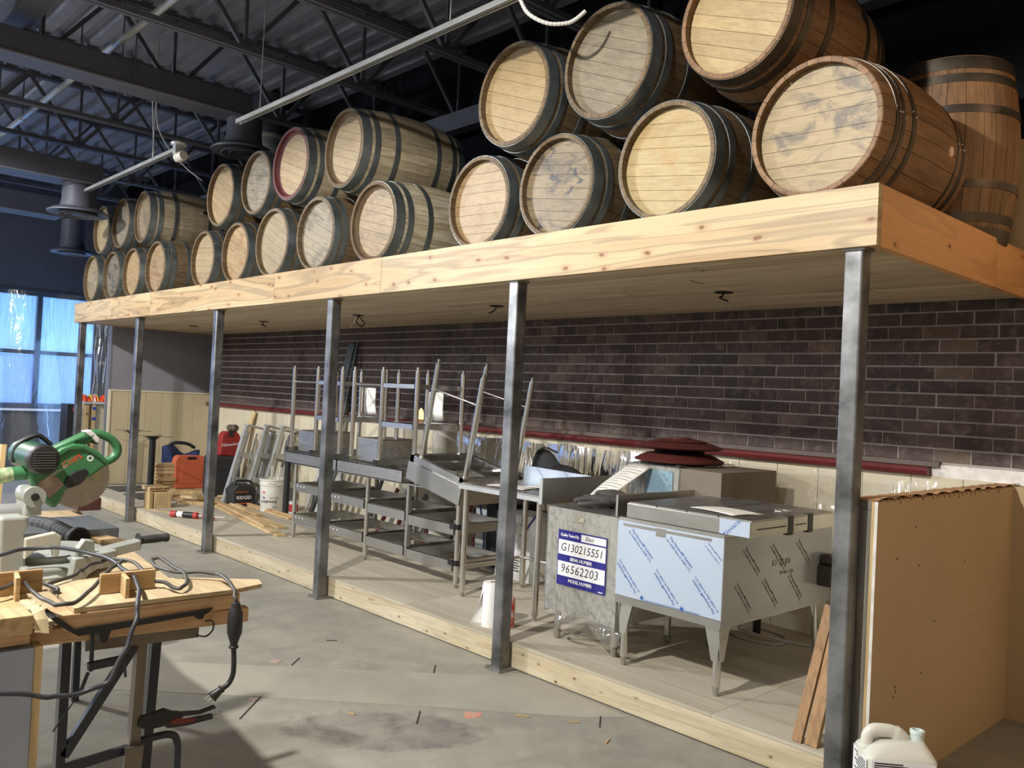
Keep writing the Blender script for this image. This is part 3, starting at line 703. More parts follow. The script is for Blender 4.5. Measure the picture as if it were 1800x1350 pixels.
# two drainboard tables lying upside down on top of it
def upturned(xs, ax0, ax1, boxx, label):
    t = thing('drainboard_table', label, 'table', ((ax0+ax1)/2, .93, .857), group='upturned steel tables on the rack stand')
    y0, y1 = .66, 1.26
    MB().box(ax0,ax1,y0,y1,.857,.862).build('top_sheet', mSS, t)
    f = frame4(MB(), ax0, ax1, y0, y1, .857, .957, .005); f.box(ax0,ax1,y0,y0+.02,.952,.957).build('apron', mSS, t)
    for x in xs:
        c = MB().box(x-.03,x+.03,.672,1.25,.962,1.005).build('leg_channel', mSSD, t)
        MB().box(x-.026,x+.03,.668,.673,.964,1.004).build('end_cap', mTAPE, c)
        leg((x,.715,1.0),(x,.715,1.772), t, .0205); leg((x,1.18,1.0),(x,1.18,1.772), t, .0205)
    MB().cyl((xs[0],.715,1.622),(xs[1],.715,1.622),.008,10).build('stretcher', mSSZ, t, True)
    MB().cyl((xs[0],1.18,1.622),(xs[1],1.18,1.622),.008,10).build('stretcher', mSSZ, t, True)
    a, b = xs[1]+.02, xs[2]-.02
    for z0, z1, full in ((1.604,1.641,0),(1.281,1.328,1)):
        f = frame4(MB(), a, b, .70, 1.2, z0, z1, .004); f.box(a,b,.70,.74,z1-.003,z1).box(a,b,1.16,1.2,z1-.003,z1)
        if full: f.box(a,b,.70,1.2,z1-.006,z1-.003)
        f.build('shelf_frame', mSSD if not full else mSS, t)
    x0, x1 = boxx; s = MB().box(x0,x1,.74,1.12,.96,1.168); s.build('sink_bowl', mSS, t, bevel=.012)
    return t
upturned((-5.88,-5.44,-5.025), -5.90, -4.975, (-5.80,-5.48), 'upside-down stainless table at the left end of the rack stand, half behind a post')
upturned((-4.83,-4.40,-3.925), -4.965, -3.995, (-4.80,-4.45), 'upside-down stainless table in the middle of the rack stand, bright sink box')
# tilted upturned table
tt = thing('tilted_table', 'upside-down stainless table tipped down to the right between rack stand and work table', 'table', (-3.80,.70,1.085), (0,.2,0), group='upturned steel tables')
L_ = dict(local=True)
m = frame4(MB(), -.095, .585, -.055, .56, -.20, -.06, .005); m.build('apron', mSSD, tt, **L_)
MB().box(-.095,.585,-.055,.56,-.203,-.199).build('top_sheet', mSS, tt, **L_)
m = frame4(MB(), -.085, .575, -.045, .55, -.058, -.005, .045); m.build('rim', mSS, tt, **L_)
m = MB().box(.10,.15,0,.5,-.08,-.01).box(.30,.56,.24,.29,-.11,-.02).box(.30,.35,.0,.5,-.1,-.03); m.build('cross_channel', mSSD, tt, **L_)
MB().box(.2,.5,.08,.42,-.195,-.06).build('sink_bowl', mSS, tt, bevel=.01, **L_)
for x in (0,.54):
    for y in (0,.49):
        o = MB().cyl((x,y,-.03),(x,y,.735),.0205,14).build('leg', mSSZ, tt, True, **L_)
        MB().cyl((x,y,.73),(x,y,.752),.0125,10).cyl((x,y,.752),(x,y,.768),.0145,6).build('foot', mSSD, o, True, **L_)
for y in (0,.49): MB().cyl((0,y,.535),(.54,y,.535),.008,10).build('stretcher', mSSZ, tt, True, **L_)
# printed protective film scraps
mFILMB = plain('blue_print_film', srgb(186,199,217), .3, .15, c2=srgb(177,190,208), scale=2)
mBLUEINK = plain('blue_ink', srgb(40,84,160), .6)
mDARKINK = plain('dark_ink', srgb(44,40,44), .6)
# upright work table
te = thing('work_table', 'upright stainless work table with side splash behind the paper towel roll', 'table', (-2.75,.86,PZ))
MB().box(-3.165,-2.335,.545,1.22,.945,.954).build('top_sheet', mSS, te)
frame4(MB(), -3.165, -2.335, .545, 1.22, .915, .947, .004).build('apron', mGALV, te)
for x, y in ((-3.13,.60),(-2.37,.575),(-3.10,1.16),(-2.39,1.16)): leg((x,y,.93),(x,y,PZ), te, .021)
MB().box(-2.341,-2.326,.54,1.22,.905,1.068).build('side_splash', mSSD, te)
MB().box(-2.341,-2.315,.535,.545,.905,1.068).build('splash_flange', mGALV, te)
bs = MB().prism([(-3.2,.95),(-3.2,1.06),(-2.5,1.045),(-2.33,1.04),(-2.33,.95)], (0,.01,0), (0,1.222,0), (1,0,0), (0,0,1)).build('back_splash', mFILMB, te)
for x in (-3.0,-2.72): text('The Novacel Solution', mBLUEINK, bs, (x,1.2208,1.0), (.75,0,-.62), (.62,0,.75), .018)
for x, yy in ((-3.115,(.60,1.16)),(-2.38,(.575,1.16))): MB().cyl((x,yy[0],.38),(x,yy[1],.38),.0125,10).build('side_rail', mSSZ, te, True)
MB().cyl((-3.1,1.16,.38),(-2.39,1.16,.38),.0125,10).build('back_rail', mSSZ, te, True)
def sheet(name, label, pts, mat=None, lines=0, cat='paper', group=None, curl=.01):
    """thin paper through four corners (a,b,c,d), slightly curled"""
    a, b, c, d = [Vector(p) for p in pts]; n = (b-a).cross(d-a).normalized()
    def fn(u, v): return (a*(1-u)+b*u)*(1-v) + (d*(1-u)+c*u)*v + n*curl*(sin(u*pi)*.6+sin(v*pi*1.5)*.4)
    m = MB().grid(fn, 8, 8); o = m.build(name, mat or mPAPER, None, True, label=label, cat=cat, group=group)
    md = o.modifiers.new('thick', 'SOLIDIFY'); md.thickness = .0008; md.offset = 0
    for k in range(lines):
        v = .1 + .8*k/max(1, lines-1); u1 = .9 if k % 3 else .6
        ln = MB().grid(lambda u, w: Vector(fn(.1+(u1-.1)*u, v+.009*w)) + n*.0009, 6, 1); ln.build('printed_line', mINK, o)
    return o
sheet('paper_sheet', 'white sheet of paper lying on the work table beside the post', [(-2.95,.62,.958),(-2.62,.66,.958),(-2.66,.86,.958),(-2.98,.82,.958)], curl=.004)
sheet('paper_sheet', 'crumpled grey paper at the splash end of the work table', [(-2.75,.80,.960),(-2.42,.83,.960),(-2.45,1.05,.960),(-2.78,1.02,.960)], curl=.012)
# blue hoses and carton behind
mHOSE = plain('blue_hose', srgb(44,44,120), .4)
MB().tube(smooth_path([(-3.86,1.33,.9),(-3.83,1.33,.75),(-3.72,1.31,.38),(-3.80,1.33,.17),(-3.95,1.4,.16)],6),.008,8).build('hose', mHOSE, None, True, label='dark blue hose hanging behind the rack stand, left of the post', cat='hose')
MB().tube(smooth_path([(-3.25,1.32,.93),(-3.12,1.31,.82),(-3.11,1.3,.70),(-3.22,1.3,.55),(-3.29,1.32,.3),(-3.2,1.33,.165),(-3.0,1.36,.16)],6),.008,8).build('hose', mHOSE, None, True, label='dark blue hose looping behind the work table', cat='hose')
ct = thing('carton', 'white cardboard carton with small print behind the work table', 'box', (-3.35,1.42,PZ))
MB().box(-3.56,-3.12,1.30,1.58,PZ,.66).build('body', mWHITE, ct)
for k in range(5): MB().box(-3.40,-3.28-.02*(k % 2),1.2992,1.3002,.22+.02*k,.228+.02*k).build('printed_line', mINK, ct)
MB().box(-3.30,-3.24,1.2992,1.3002,.5,.506).box(-3.30,-3.24,1.2992,1.3002,.58,.586).build('printed_line', mINK, ct)
# black bag on the floor stack behind the work table
mCLOTH = plain('black_cloth', (.016,.016,.018), .85, c2=(.03,.03,.034), scale=9, bmp=.3)
bg_ = thing('black_bag', 'slumped black cloth bag behind the blue-filmed splash', 'bag', (-3.05,1.5,.9))
MB().grid(lambda u, v: (-3.36+.55*u, 1.42+.22*v+.02*sin(u*9), .80 + (.37-.12*u-.1*u*u+.02*sin(u*11))*sin(pi*min(1,max(0,v)))**.6), 16, 8).build('body', mCLOTH, bg_, True)
MB().tube(smooth_path([(-3.36,1.5,1.13),(-3.25,1.48,1.19),(-3.12,1.5,1.16)],6),.008,6).build('strap', mCLOTH, bg_, True)
box('plywood_crate', mPINEX, (-3.10,-2.62,1.42,1.64,PZ,.86), label='plain wooden crate under the black bag', cat='crate')

# ---------------------------------------------------------------- wrapped cabinet with quality label
wc = thing('wrapped_cabinet', 'steel cabinet in clear wrap with a blue and white serial number label', 'cabinet', (-1.80,.68,PZ))
x0, x1, y0, y1, z0, z1 = -2.075, -1.535, .365, .98, .33, .935
mZINC = plain('zinc_panel', srgb(200,199,193), .4, .15, c2=srgb(182,180,174), scale=3)
MB().box(x0,x1,y0,y1,z0,z1).build('body', mZINC, wc)
for x in (x0+.05, x1-.05):
    for y in (y0+.06, y1-.06):
        o = MB().cyl((x,y,z0),(x,y,.20),.021,12).build('leg', mSSD, wc, True); MB().cyl((x,y,.20),(x,y,PZ),.026,12,.018).build('foot', mSSD, o, True)
def wrapbox(name, x0, x1, y0, y1, z0, z1, parent, amp=.004, e=.006):
    m = MB(); f = lambda a, b: amp*(sin(a*31+b*17)+.7*sin(a*13-b*41)+.5*sin(b*67))
    m.grid(lambda u, v: (x0-e+(x1-x0+2*e)*u, y0-e-abs(f(u*3,v*2)), z0+(z1-z0+e)*v), 26, 26)
    m.grid(lambda u, v: (x1+e+abs(f(u*2,v*3)), y0-e+(y1-y0+2*e)*u, z0+(z1-z0+e)*v), 20, 20)
    m.grid(lambda u, v: (x0-e-abs(f(u*2,v*3)), y0-e+(y1-y0+2*e)*u, z0+(z1-z0+e)*v), 20, 20)
    m.grid(lambda u, v: (x0-e+(x1-x0+2*e)*u, y0-e+(y1-y0+2*e)*v, z1+e+abs(f(u*3,v*3))), 20, 20)
    return m.build(name, mWRAP, parent, True)
wrapbox('clear_wrap', x0, x1, y0, y1, z0-.02, z1, wc)
# loose wrap gathered at the bottom
MB().grid(lambda u, v: (x0+.1+.5*u, y0-.012-.02*sin(v*3)*abs(sin(u*14)), z0-.02-.09*v*abs(sin(u*5+.6))), 24, 6).build('loose_wrap', mFILMC, wc, True)
mLBL = plain('label_blue', srgb(38,36,128), .4); mLW = plain('label_white', srgb(240,240,242), .5)
lb = MB().box(-1.981,-1.606,.3515,.3535,.494,.814).build('serial_label', mLBL, wc); Yl = .3508
def lab(a, b, c, d): return MB().box(a, b, Yl, .3515, c, d).build('white_field', mLW, lb)
lab(-1.80,-1.612,.766,.806); lab(-1.975,-1.612,.672,.757); lab(-1.975,-1.612,.548,.632)
R_, U_ = (1,0,0), (0,0,1); yt = Yl-.0006
text('Quality Tested By:', mLW, lb, (-1.888,yt,.786), R_, U_, .0235, key='bold', space=.86)
text('Blair', mINK, lb, (-1.735,yt,.786), R_, U_, .036, shear=.2, align='CENTER')
text('G130215551', mINK, lb, (-1.795,yt,.714), R_, U_, .066, shear=.15, space=.95)
text('SERIAL NUMBER', mLW, lb, (-1.795,yt,.651), R_, U_, .027, key='bold', space=.86)
text('96562203', mINK, lb, (-1.805,yt,.59), R_, U_, .07, shear=.15, space=1.05)
text('MODEL NUMBER', mLW, lb, (-1.795,yt,.525), R_, U_, .027, key='bold', space=.86)
MB().box(-1.655,-1.622,yt,.3515,.503,.508).build('white_field', mLW, lb)
MB().box(-1.83,-1.79,.354,.356,.875,.90).build('tape_tab', plain('clear_tape', srgb(196,192,170), .3), wc)

# larger wrapped crate behind
rb = thing('wrapped_crate', 'large shrink-wrapped steel crate behind the labelled cabinet', 'crate', (-1.66,1.3,PZ))
MB().box(-2.0,-1.32,1.02,1.62,.52,1.185).build('body', mZINC, rb)
for x in (-1.95,-1.37):
    for y in (1.07,1.57): MB().cyl((x,y,PZ),(x,y,.52),.025,12).build('leg', mBLKM, rb, True)
mCARD = plain('grey_card', srgb(122,112,100), .7, c2=srgb(104,96,86), scale=4)
MB().box(-1.62,-1.315,1.012,1.63,.9,1.19).build('grey_sleeve', mCARD, rb)
wrapbox('clear_wrap', -2.0, -1.62, 1.02, 1.62, .5, 1.185, rb, .006, .01)
mTEALP = plain('blue_panel', srgb(150,186,206), .25, .3)
MB().box(-1.86,-1.66,1.004,1.009,1.0,1.165).build('blue_panel', mTEALP, rb)
mWINE = plain('oxide_red', srgb(92,42,38), .5, c2=srgb(70,32,30), scale=6)
fan = thing('red_plate_stack', 'stack of dark red dished round plates on the wrapped crate', 'plates', (-1.80,1.28,1.193))
cx, cy = -1.83, 1.30
MB().lathe([(.0,1.196),(.17,1.196),(.285,1.212),(.29,1.222),(.21,1.262),(.0,1.265)], 40, (cx,cy,0)).build('lower_plate', mWINE, fan, True)
MB().lathe([(.0,1.262),(.15,1.262),(.165,1.275),(.15,1.29),(.0,1.29)], 40, (cx,cy,0)).build('black_ring', mBLACK, fan, True)
MB().lathe([(.0,1.292),(.27,1.296),(.285,1.306),(.2,1.336),(.0,1.338)], 40, (cx,cy,0)).build('upper_plate', mWINE, fan, True)
MB().lathe([(.0,1.336),(.17,1.338),(.175,1.344),(.12,1.356),(.0,1.357)], 40, (cx,cy,0)).build('top_plate', mWINE, fan, True)
MB().lathe([(.0,1.356),(.075,1.357),(.07,1.366),(.0,1.367)], 32, (cx,cy,0)).build('cap', mWINE, fan, True)
sheet('delivery_note', 'printed delivery note draped from the crate onto the wrapped cabinet', [(-2.07,.66,.955),(-1.88,.62,.955),(-1.81,.98,1.19),(-2.01,1.0,1.19)], lines=13, curl=.02)
mGLOVE = plain('grey_glove', srgb(84,82,80), .9, c2=srgb(58,56,56), scale=14, bmp=.3)
gl = thing('work_glove', 'grey work glove crumpled on the wrapped cabinet', 'glove', (-1.66,.62,.945))
def blob(m, c, r, seed, n=10):
    c = Vector(c); rr = random.Random(seed); ph = [rr.uniform(0, 6) for _ in range(4)]
    m.grid(lambda u, v: c + Vector((r[0]*cos(2*pi*u)*sin(pi*v), r[1]*sin(2*pi*u)*sin(pi*v), r[2]*cos(pi*v)))*(1+.12*sin(5*u*2*pi+ph[0])*sin(pi*v)+.1*sin(9*v+ph[1])), n*2, n); return m
blob(MB(), (-1.64,.62,.985), (.12,.09,.035), 1).build('palm', mGLOVE, gl, True)
for k in range(4): MB().tube(smooth_path([(-1.70,.56+.03*k,.99),(-1.77,.53+.04*k,.985+.012*(k % 2)),(-1.82,.52+.05*k,.968)],4),[.016]*4+[.015]*4+[.012],8).build('finger', mGLOVE, gl, True)
MB().tube(smooth_path([(-1.62,.54,.98),(-1.68,.48,.97),(-1.74,.47,.962)],4),.014,8).build('thumb', mGLOVE, gl, True)
blob(MB(), (-1.66,.68,1.02), (.10,.07,.03), 3).build('cuff', mGLOVE, gl, True)

gl.location = (gl.location[0]-.20, gl.location[1]+.0, gl.location[2]-.002)

# ---------------------------------------------------------------- film-covered cabinet on legs
fc = thing('filmed_cabinet', 'low steel cabinet on legs covered with blue-printed protective film', 'cabinet', (-1.16,.85,PZ))
MB().box(-1.495,-.832,.315,1.42,.492,.955).build('body', mSS, fc)
ff = MB().box(-1.497,-.830,.310,.315,.535,.935).build('front_film', mFILMB, fc)
mFILMS = plain('side_film', srgb(196,200,206), .22, .45, c2=srgb(186,190,198), scale=2)
sf = MB().box(-.832,-.827,.312,1.42,.50,.935).build('side_film', mFILMS, fc)
MB().box(-1.499,-.828,.308,.314,.493,.533).build('bottom_band', mSSD, fc)
MB().box(-1.46,-.90,.3075,.310,.912,.926).build('peeled_strip', mSSD, fc)
MB().box(-1.24,-1.18,.3072,.310,.888,.93).build('peeled_strip', mSSD, fc)
yt = .3094
n1, n2 = 'The Novacel\u00ae Solution', 'for LASER Fiber & LASER CO\u2082'
def nov(parent, P, r, u, mat, s=.0205):
    P = Vector(P); r = Vector(r).normalized(); u = Vector(u).normalized()
    text(n1, mat, parent, P+u*.011, r, u, s, key='bold'); text(n2, mat, parent, P-u*.012, r, u, s*.8, key='bold')
rd, ud = (.74,0,-.67), (.67,0,.74)
for c in ((-1.335,yt,.825),(-1.085,yt,.82)): nov(ff, c, rd, ud, mBLUEINK)
nov(ff, (-.885,yt,.856), rd, ud, mBLUEINK, .0115)
for c in ((-1.415,yt,.642),(-1.165,yt,.632),(-.925,yt,.64)): nov(ff, c, (-.70,0,.72), (-.72,0,-.70), mBLUEINK, .0205)
for c in ((-1.315,.548),(-1.059,.545)):
    m = MB()
    for k in range(8):
        a = k*pi/4+.2; m.prism([(-.002,0),(.002,0),(0,.022)], (0,.0004,0), (c[0],yt,c[1]), (cos(a),0,sin(a)), (-sin(a),0,cos(a)))
    m.lathe([(0,-.0003),(.009,-.0003),(.009,.0004),(0,.0004)], 12, (c[0],yt,c[1]), 'Y'); m.build('starburst_print', mBLUEINK, ff)
MB().box(-1.30,-.95,yt,yt+.0004,.5365,.5385).box(-1.30,-.95,yt,yt+.0004,.541,.5425).build('printed_line', mBLUEINK, ff)
xs_ = -.8264; rs, us = (0,.70,-.65), (0,.65,.70)
for c in ((xs_,.57,.80),(xs_,.83,.80),(xs_,1.1,.80)): nov(sf, c, rs, us, mDARKINK, .0205)
for c in ((xs_,.50,.625),(xs_,.76,.62),(xs_,1.02,.62)): nov(sf, c, (0,.70,-.72), (0,.72,.70), mDARKINK, .0205)
text('R3  77 8/8', mDARKINK, sf, (xs_,.86,.77), (0,1,0), (0,0,1), .045); text('Blower side', mDARKINK, sf, (xs_,.92,.715), (0,1,0), (0,0,1), .03)
for (x, y, sx, sy) in ((-1.455,.355,1,1),(-.868,.355,-1,1),(-1.455,1.36,1,-1),(-.868,1.36,-1,-1)):
    o = MB().cyl((x,y,.50),(x,y,.20),.021,16).build('leg', mSSZ, fc, True)
    MB().cyl((x,y,.205),(x,y,.175),.0165,14).cyl((x,y,.175),(x,y,PZ),.0135,8).build('foot', mSSD, o, True)
    fx = x-sx*.036; g_ = MB()
    g_.prism([(0,0),(.10*sx,0),(.055*sx,-.17),(.022*sx,-.17)], (0,.003,0), (fx,y-.024*sy if sy > 0 else y+.024,.495), (1,0,0), (0,0,1))
    g_.prism([(0,0),(.10*sy,0),(.055*sy,-.17),(.022*sy,-.17)], (.003,0,0), (x-.024*sx,y-.036*sy,.495), (0,1,0), (0,0,1))
    g_.build('gusset', mSS, o)
MB().box(-1.512,-1.498,.30,1.45,.955,1.072).build('side_splash', mSSD, fc)
md_ = MB(); md_.box(-.85,-.74,1.26,1.40,.60,.72).box(-.83,-.76,1.28,1.38,.72,.775).build('valve_housing', plain('dark_casting', srgb(70,66,62), .45, .4), fc, bevel=.014)
# drain tray lying on it
dt = thing('drain_tray', 'perforated stainless drain tray strapped with tape on top of the filmed cabinet', 'tray', (-1.04,.72,.962))
MB().box(-1.412,-.667,.27,1.10,.965,1.042).build('body', mSSD, dt, bevel=.004)
tp = MB()
for k in range(4): tp.box(-1.405+.187*k,-1.405+.187*k+.179,.28,1.09,1.042,1.048)
tp.build('perforated_plate', mSSD, dt)
mSLOT = plain('slot_dark', (.05,.048,.045), .6); sl = MB()
for i in range(30):
    for j in range(3): sl.box(-1.395+.19*j,-1.395+.19*j+.15,.30+.0265*i,.306+.0265*i,1.0475,1.0488)
sl.build('slots', mSLOT, dt, kind='stuff')
MB().box(-.83,-.664,.265,.27,.968,1.04).build('film_patch', mFILMB, dt)
text('Novacel', mBLUEINK, dt, (-.76,.2645,1.005), (.7,0,.7), (-.7,0,.7), .035)
for y in (.62,.82): MB().box(-.69,-.662,y,y+.05,.955,1.0505).build('tape_strap', mTAPE, dt)
MB().box(-.668,-.663,.33,.6,1.0,1.006).box(-.668,-.663,.69,.80,1.0,1.006).build('seam', mSLOT, dt)
mBRS = plain('side_reflect', srgb(150,120,86), .35, .5)
MB().box(-.667,-.664,.272,1.098,.967,1.04).build('side_plate', mSSZ, dt)
MB().lathe([(.03,0),(.05,0),(.05,.004),(.03,.004)], 24, (-.80,.80,1.049), close=True).build('ring', mSSZ, dt, True)
sheet('paper_sheet', 'white printed sheet lying on the drain tray', [(-1.10,.40,1.052),(-.80,.33,1.052),(-.76,.56,1.052),(-1.04,.62,1.052)], lines=4, curl=.006)
mSTRAP = plain('white_strap', srgb(190,190,192), .6)
MB().tube(smooth_path([(-1.6,1.5,.158),(-1.35,1.38,.158),(-1.15,1.45,.158),(-1.22,1.65,.158),(-1.45,1.68,.162),(-1.5,1.55,.168),(-1.25,1.5,.170),(-1.0,1.6,.158)],6),.007,6).build('strap_loop', mSTRAP, None, True, label='white strap looped on the platform under the filmed cabinet', cat='strap')

# ---------------------------------------------------------------- small things near the posts
pt = thing('paper_towel_roll', 'white paper towel roll with loose sheet standing by the second post', 'paper roll', (-2.44,.27,PZ))
mTOW = plain('paper_towel', srgb(240,239,236), .9)
MB().lathe([(.019,PZ),(.062,PZ),(.062,.418),(.060,.421),(.019,.421)], 32, (-2.44,.27,0), close=True).build('roll', mTOW, pt, True)
MB().lathe([(.0175,PZ),(.0195,PZ),(.0195,.422),(.0175,.422)], 24, (-2.44,.27,0), close=True).build('core', plain('card_core', srgb(170,140,100), .8), pt, True)
MB().grid(lambda u, v: (-2.44-.062*cos(u*1.2)-(.09*(1-v)**1.3)*u*1.1, .27-.064*sin(.4+u*.6)-.02*(1-v)*u, PZ+.002+.262*v-.02*u*v), 8, 10).build('loose_sheet', mTOW, pt, True)
sc_ = thing('spray_can', 'red spray can half hidden behind the second post', 'can', (-2.345,.33,PZ))
MB().lathe([(0,PZ),(.032,PZ),(.033,.155),(.033,.32),(.026,.338),(.014,.342),(.0,.342)], 20, (-2.345,.33,0)).build('body', plain('can_red', srgb(176,60,44), .35, c2=srgb(210,190,180), scale=14, amt=.2), sc_, True)
MB().lathe([(0,.342),(.012,.342),(.012,.362),(.0,.364)], 14, (-2.345,.33,0)).build('nozzle', mWHITE, sc_, True)
def plank(name, label, p, q, w, h, mat, up=(0,0,1), group=None, cat='board'):
    return MB().bar(p, q, w, h, up).build(name, mat, None, label=label, cat=cat, group=group, bevel=.0015)
plank('leaning_board', 'narrow fir board leaning left of the nearest post', (-.325,.158,.153), (-.250,.262,.74), .022, .045, mBROWNB, (1,0,0), 'boards leaning by the nearest post')
plank('leaning_board', 'wider brown board leaning against the nearest post', (-.262,.168,.153), (-.185,.262,.80), .055, .028, mBROWNB, (0,1,0), 'boards leaning by the nearest post')
# white jug
jg = thing('plastic_jug', 'translucent white plastic jug with text label at the foot of the half wall', 'jug', (.135,.05,0), (0,0,.72), scale=(1.04,1,1.17))
mJUG = plain('jug_plastic', srgb(212,212,202), .35, c2=srgb(204,204,194), scale=2); mJUG.node_tree.nodes['Principled BSDF'].inputs['Subsurface Weight'].default_value = .15
def rr(hx, hy, r=.03, n=4):
    pts = []
    for sx, sy, a0 in ((1,1,0),(-1,1,pi/2),(-1,-1,pi),(1,-1,1.5*pi)):
        for k in range(n+1):
            a = a0+pi/2*k/n; pts.append((sx*(hx-r)+r*cos(a), sy*(hy-r)+r*sin(a)))
    return pts
secs = [(0,.118,.085,0,.02),(.01,.125,.092,0,.03),(.246,.125,.092,0,.03),(.254,.121,.088,0,.035),(.270,.106,.072,.006,.04),(.286,.078,.05,.022,.035),(.294,.042,.034,.055,.03)]
jm = MB(); vs = []; n = 20
for z, hx, hy, ox, r in secs: vs += [(a+ox, b, z) for a, b in rr(hx, hy, r)]
fs = [(i*n+k, i*n+(k+1) % n, (i+1)*n+(k+1) % n, (i+1)*n+k) for i in range(len(secs)-1) for k in range(n)] + [tuple(range(n))[::-1], tuple(range((len(secs)-1)*n, len(secs)*n))]
jm.add(vs, fs); jm.build('body', mJUG, jg, True, local=True)
hd = [(-.103,.0,.225),(-.104,.0,.262),(-.100,.0,.295),(-.082,.0,.312),(-.045,.0,.315),(-.01,.0,.311),(.02,.0,.293),(.035,0,.27)]
MB().tube(smooth_path(hd, 5), [.030]*6+[.022]*20+[.026]*10, 12).build('handle', mJUG, jg, True, local=True)
MB().lathe([(.021,.28),(.024,.292),(.024,.312),(.026,.314),(.026,.324),(.018,.326),(.018,.30)], 24, (.075,0,0)).build('neck', plain('neck_plastic', srgb(216,232,228), .35), jg, True, local=True)
lbm = MB(); lbm.box(-.112,.112,-.0940,-.0925,.02,.244); lo = lbm.build('front_label', mLW, jg, local=True)
MB().box(-.1262,-.1252,-.08,.08,.02,.24).build('side_label', mLW, jg, local=True)
for k in range(9):
    w_ = (.10,.12,.14,.13,.16,.19,.12,.16,.14)[k]; z = .234-.0075*k-(.006 if k > 5 else 0)
    MB().box(-.102,-.102+w_,-.0948,-.0939,z,z+.0042).build('printed_line', mINK, lo, local=True)
for k in range(9): MB().box(-.1270,-.1261,-.07,.06-.02*(k % 3),.225-.009*k,.229-.009*k).build('printed_line', mINK, jg, local=True)

# clear plastic sheeting taped along the dado
m = MB()
def sheetfn(u, v):
    x = -4.75+4.4*u; zt = 1.215-.02*abs(sin(u*19)); z = zt-(.62+.12*sin(u*7))*v
    return (x, 1.80-.05*v-.03*sin(u*40+v*5)*v-.025*sin(u*23-v*9)*v - .06*v*v, z)
m.grid(sheetfn, 90, 14).build('plastic_sheet', mFILMC, None, True, label='clear plastic sheet taped over the cream dado under the red rail', cat='plastic sheet')

# ---------------------------------------------------------------- clutter at the far end of the platform
def table_base(x, y, h, label):
    t = thing('table_base', label, 'table base', (x,y,PZ), group='black pedestal table bases')
    MB().box(x-.26,x+.26,y-.22,y+.22,PZ,PZ+.012).build('foot_plate', plain('slate_plate', srgb(70,72,74), .5), t)
    MB().cyl((x,y,PZ+.012),(x,y,h-.02),.038,18).build('column', mBLKM, t, True)
    MB().lathe([(.0,h-.045),(.04,h-.045),(.075,h-.014),(.08,h-.006),(.0,h-.004)], 20, (x,y,0)).build('collar', mBLKM, t, True)
    MB().prism([(-.24,-.012),(.24,-.012),(.24,.012),(-.24,.012)], (0,0,.005), (x,y,h-.005), (.7,.7,0), (-.7,.7,0)).prism([(-.24,-.012),(.24,-.012),(.24,.012),(-.24,.012)], (0,0,.005), (x,y,h-.005), (.7,-.7,0), (.7,.7,0)).build('spider_plate', mBLKM, t)
    return t
table_base(-9.08,.60,.885,'black pedestal table base right of the fifth post, column in full view')
table_base(-9.86,.63,.905,'black pedestal table base mostly hidden behind the fifth post')
for k in range(8):
    y0 = .80+random.uniform(-.02,.02); zz = PZ+.045*k
    x = -9.62+random.uniform(-.03,.03)
    nm = ['lowest','second lowest','third from bottom','fourth from bottom','fifth from bottom','third from top','second from top','topmost'][k]
    MB().prism([(0,.004),(.02,0),(.25,0),(.25,.041),(.035,.041),(0,.02)], (.14,0,0), (x,y0,zz), (0,1,0), (0,0,1)).build('cut_board', mPINEY, None, label='chamfered pine offcut, %s in the pile beside the orange case' % nm, cat='offcut', group='stacked offcuts by the orange case')
oc = thing('orange_case', 'orange plastic tool case standing upright under the blue bag', 'case', (-9.52,1.25,.18))
mORC = plain('orange_plastic', srgb(194,98,66), .45, c2=srgb(180,88,58), scale=2)
pl_ = [(1.05,.20),(1.07,.178),(1.45,.176),(1.47,.20),(1.475,.50),(1.45,.57),(1.41,.60),(1.10,.61),(1.065,.585),(1.045,.53)]
MB().prism(pl_, (-.13,0,0), (-9.47,0,0), (0,1,0), (0,0,1)).build('shell', mORC, oc, bevel=.012)
MB().prism([(1.12,.24),(1.40,.235),(1.41,.47),(1.13,.48)], (.008,0,0), (-9.472,0,0), (0,1,0), (0,0,1)).build('raised_panel', mORC, oc, bevel=.006)
MB().box(-9.475,-9.462,1.20,1.32,.555,.59).build('handle_slot', mBLACK, oc, bevel=.008)
MB().box(-9.62,-9.42,1.03,1.5,PZ,.175).build('scrap_board', mPINEY, None, label='pale flat board under the orange tool case', cat='board')
bb = thing('blue_bag', 'dark blue cloth tool bag slumped behind the orange case', 'bag', (-9.72,1.24,.17))
mBLUEC = plain('navy_cloth', srgb(40,58,112), .85, c2=srgb(26,32,58), scale=7, amt=.4, bmp=.3)
MB().grid(lambda u, v: (-9.80+.13*sin(pi*v)+.03*sin(9*u), 1.00+.48*u+.03*sin(v*7), .16+ (.60-.10*u+.05*sin(u*8))*(v if v < .9 else .9)), 14, 10).grid(lambda u, v: (-9.80-.02+.03*sin(9*u), 1.00+.48*u, .16+(.60-.10*u+.05*sin(u*8))*.9*v), 14, 4).build('body', mBLUEC, bb, True)
MB().tube(smooth_path([(-9.74,1.04,.70),(-9.72,1.12,.755),(-9.72,1.28,.745),(-9.74,1.40,.69)],6),.022,8).build('collar', plain('navy_dark', srgb(26,28,44), .8), bb, True)
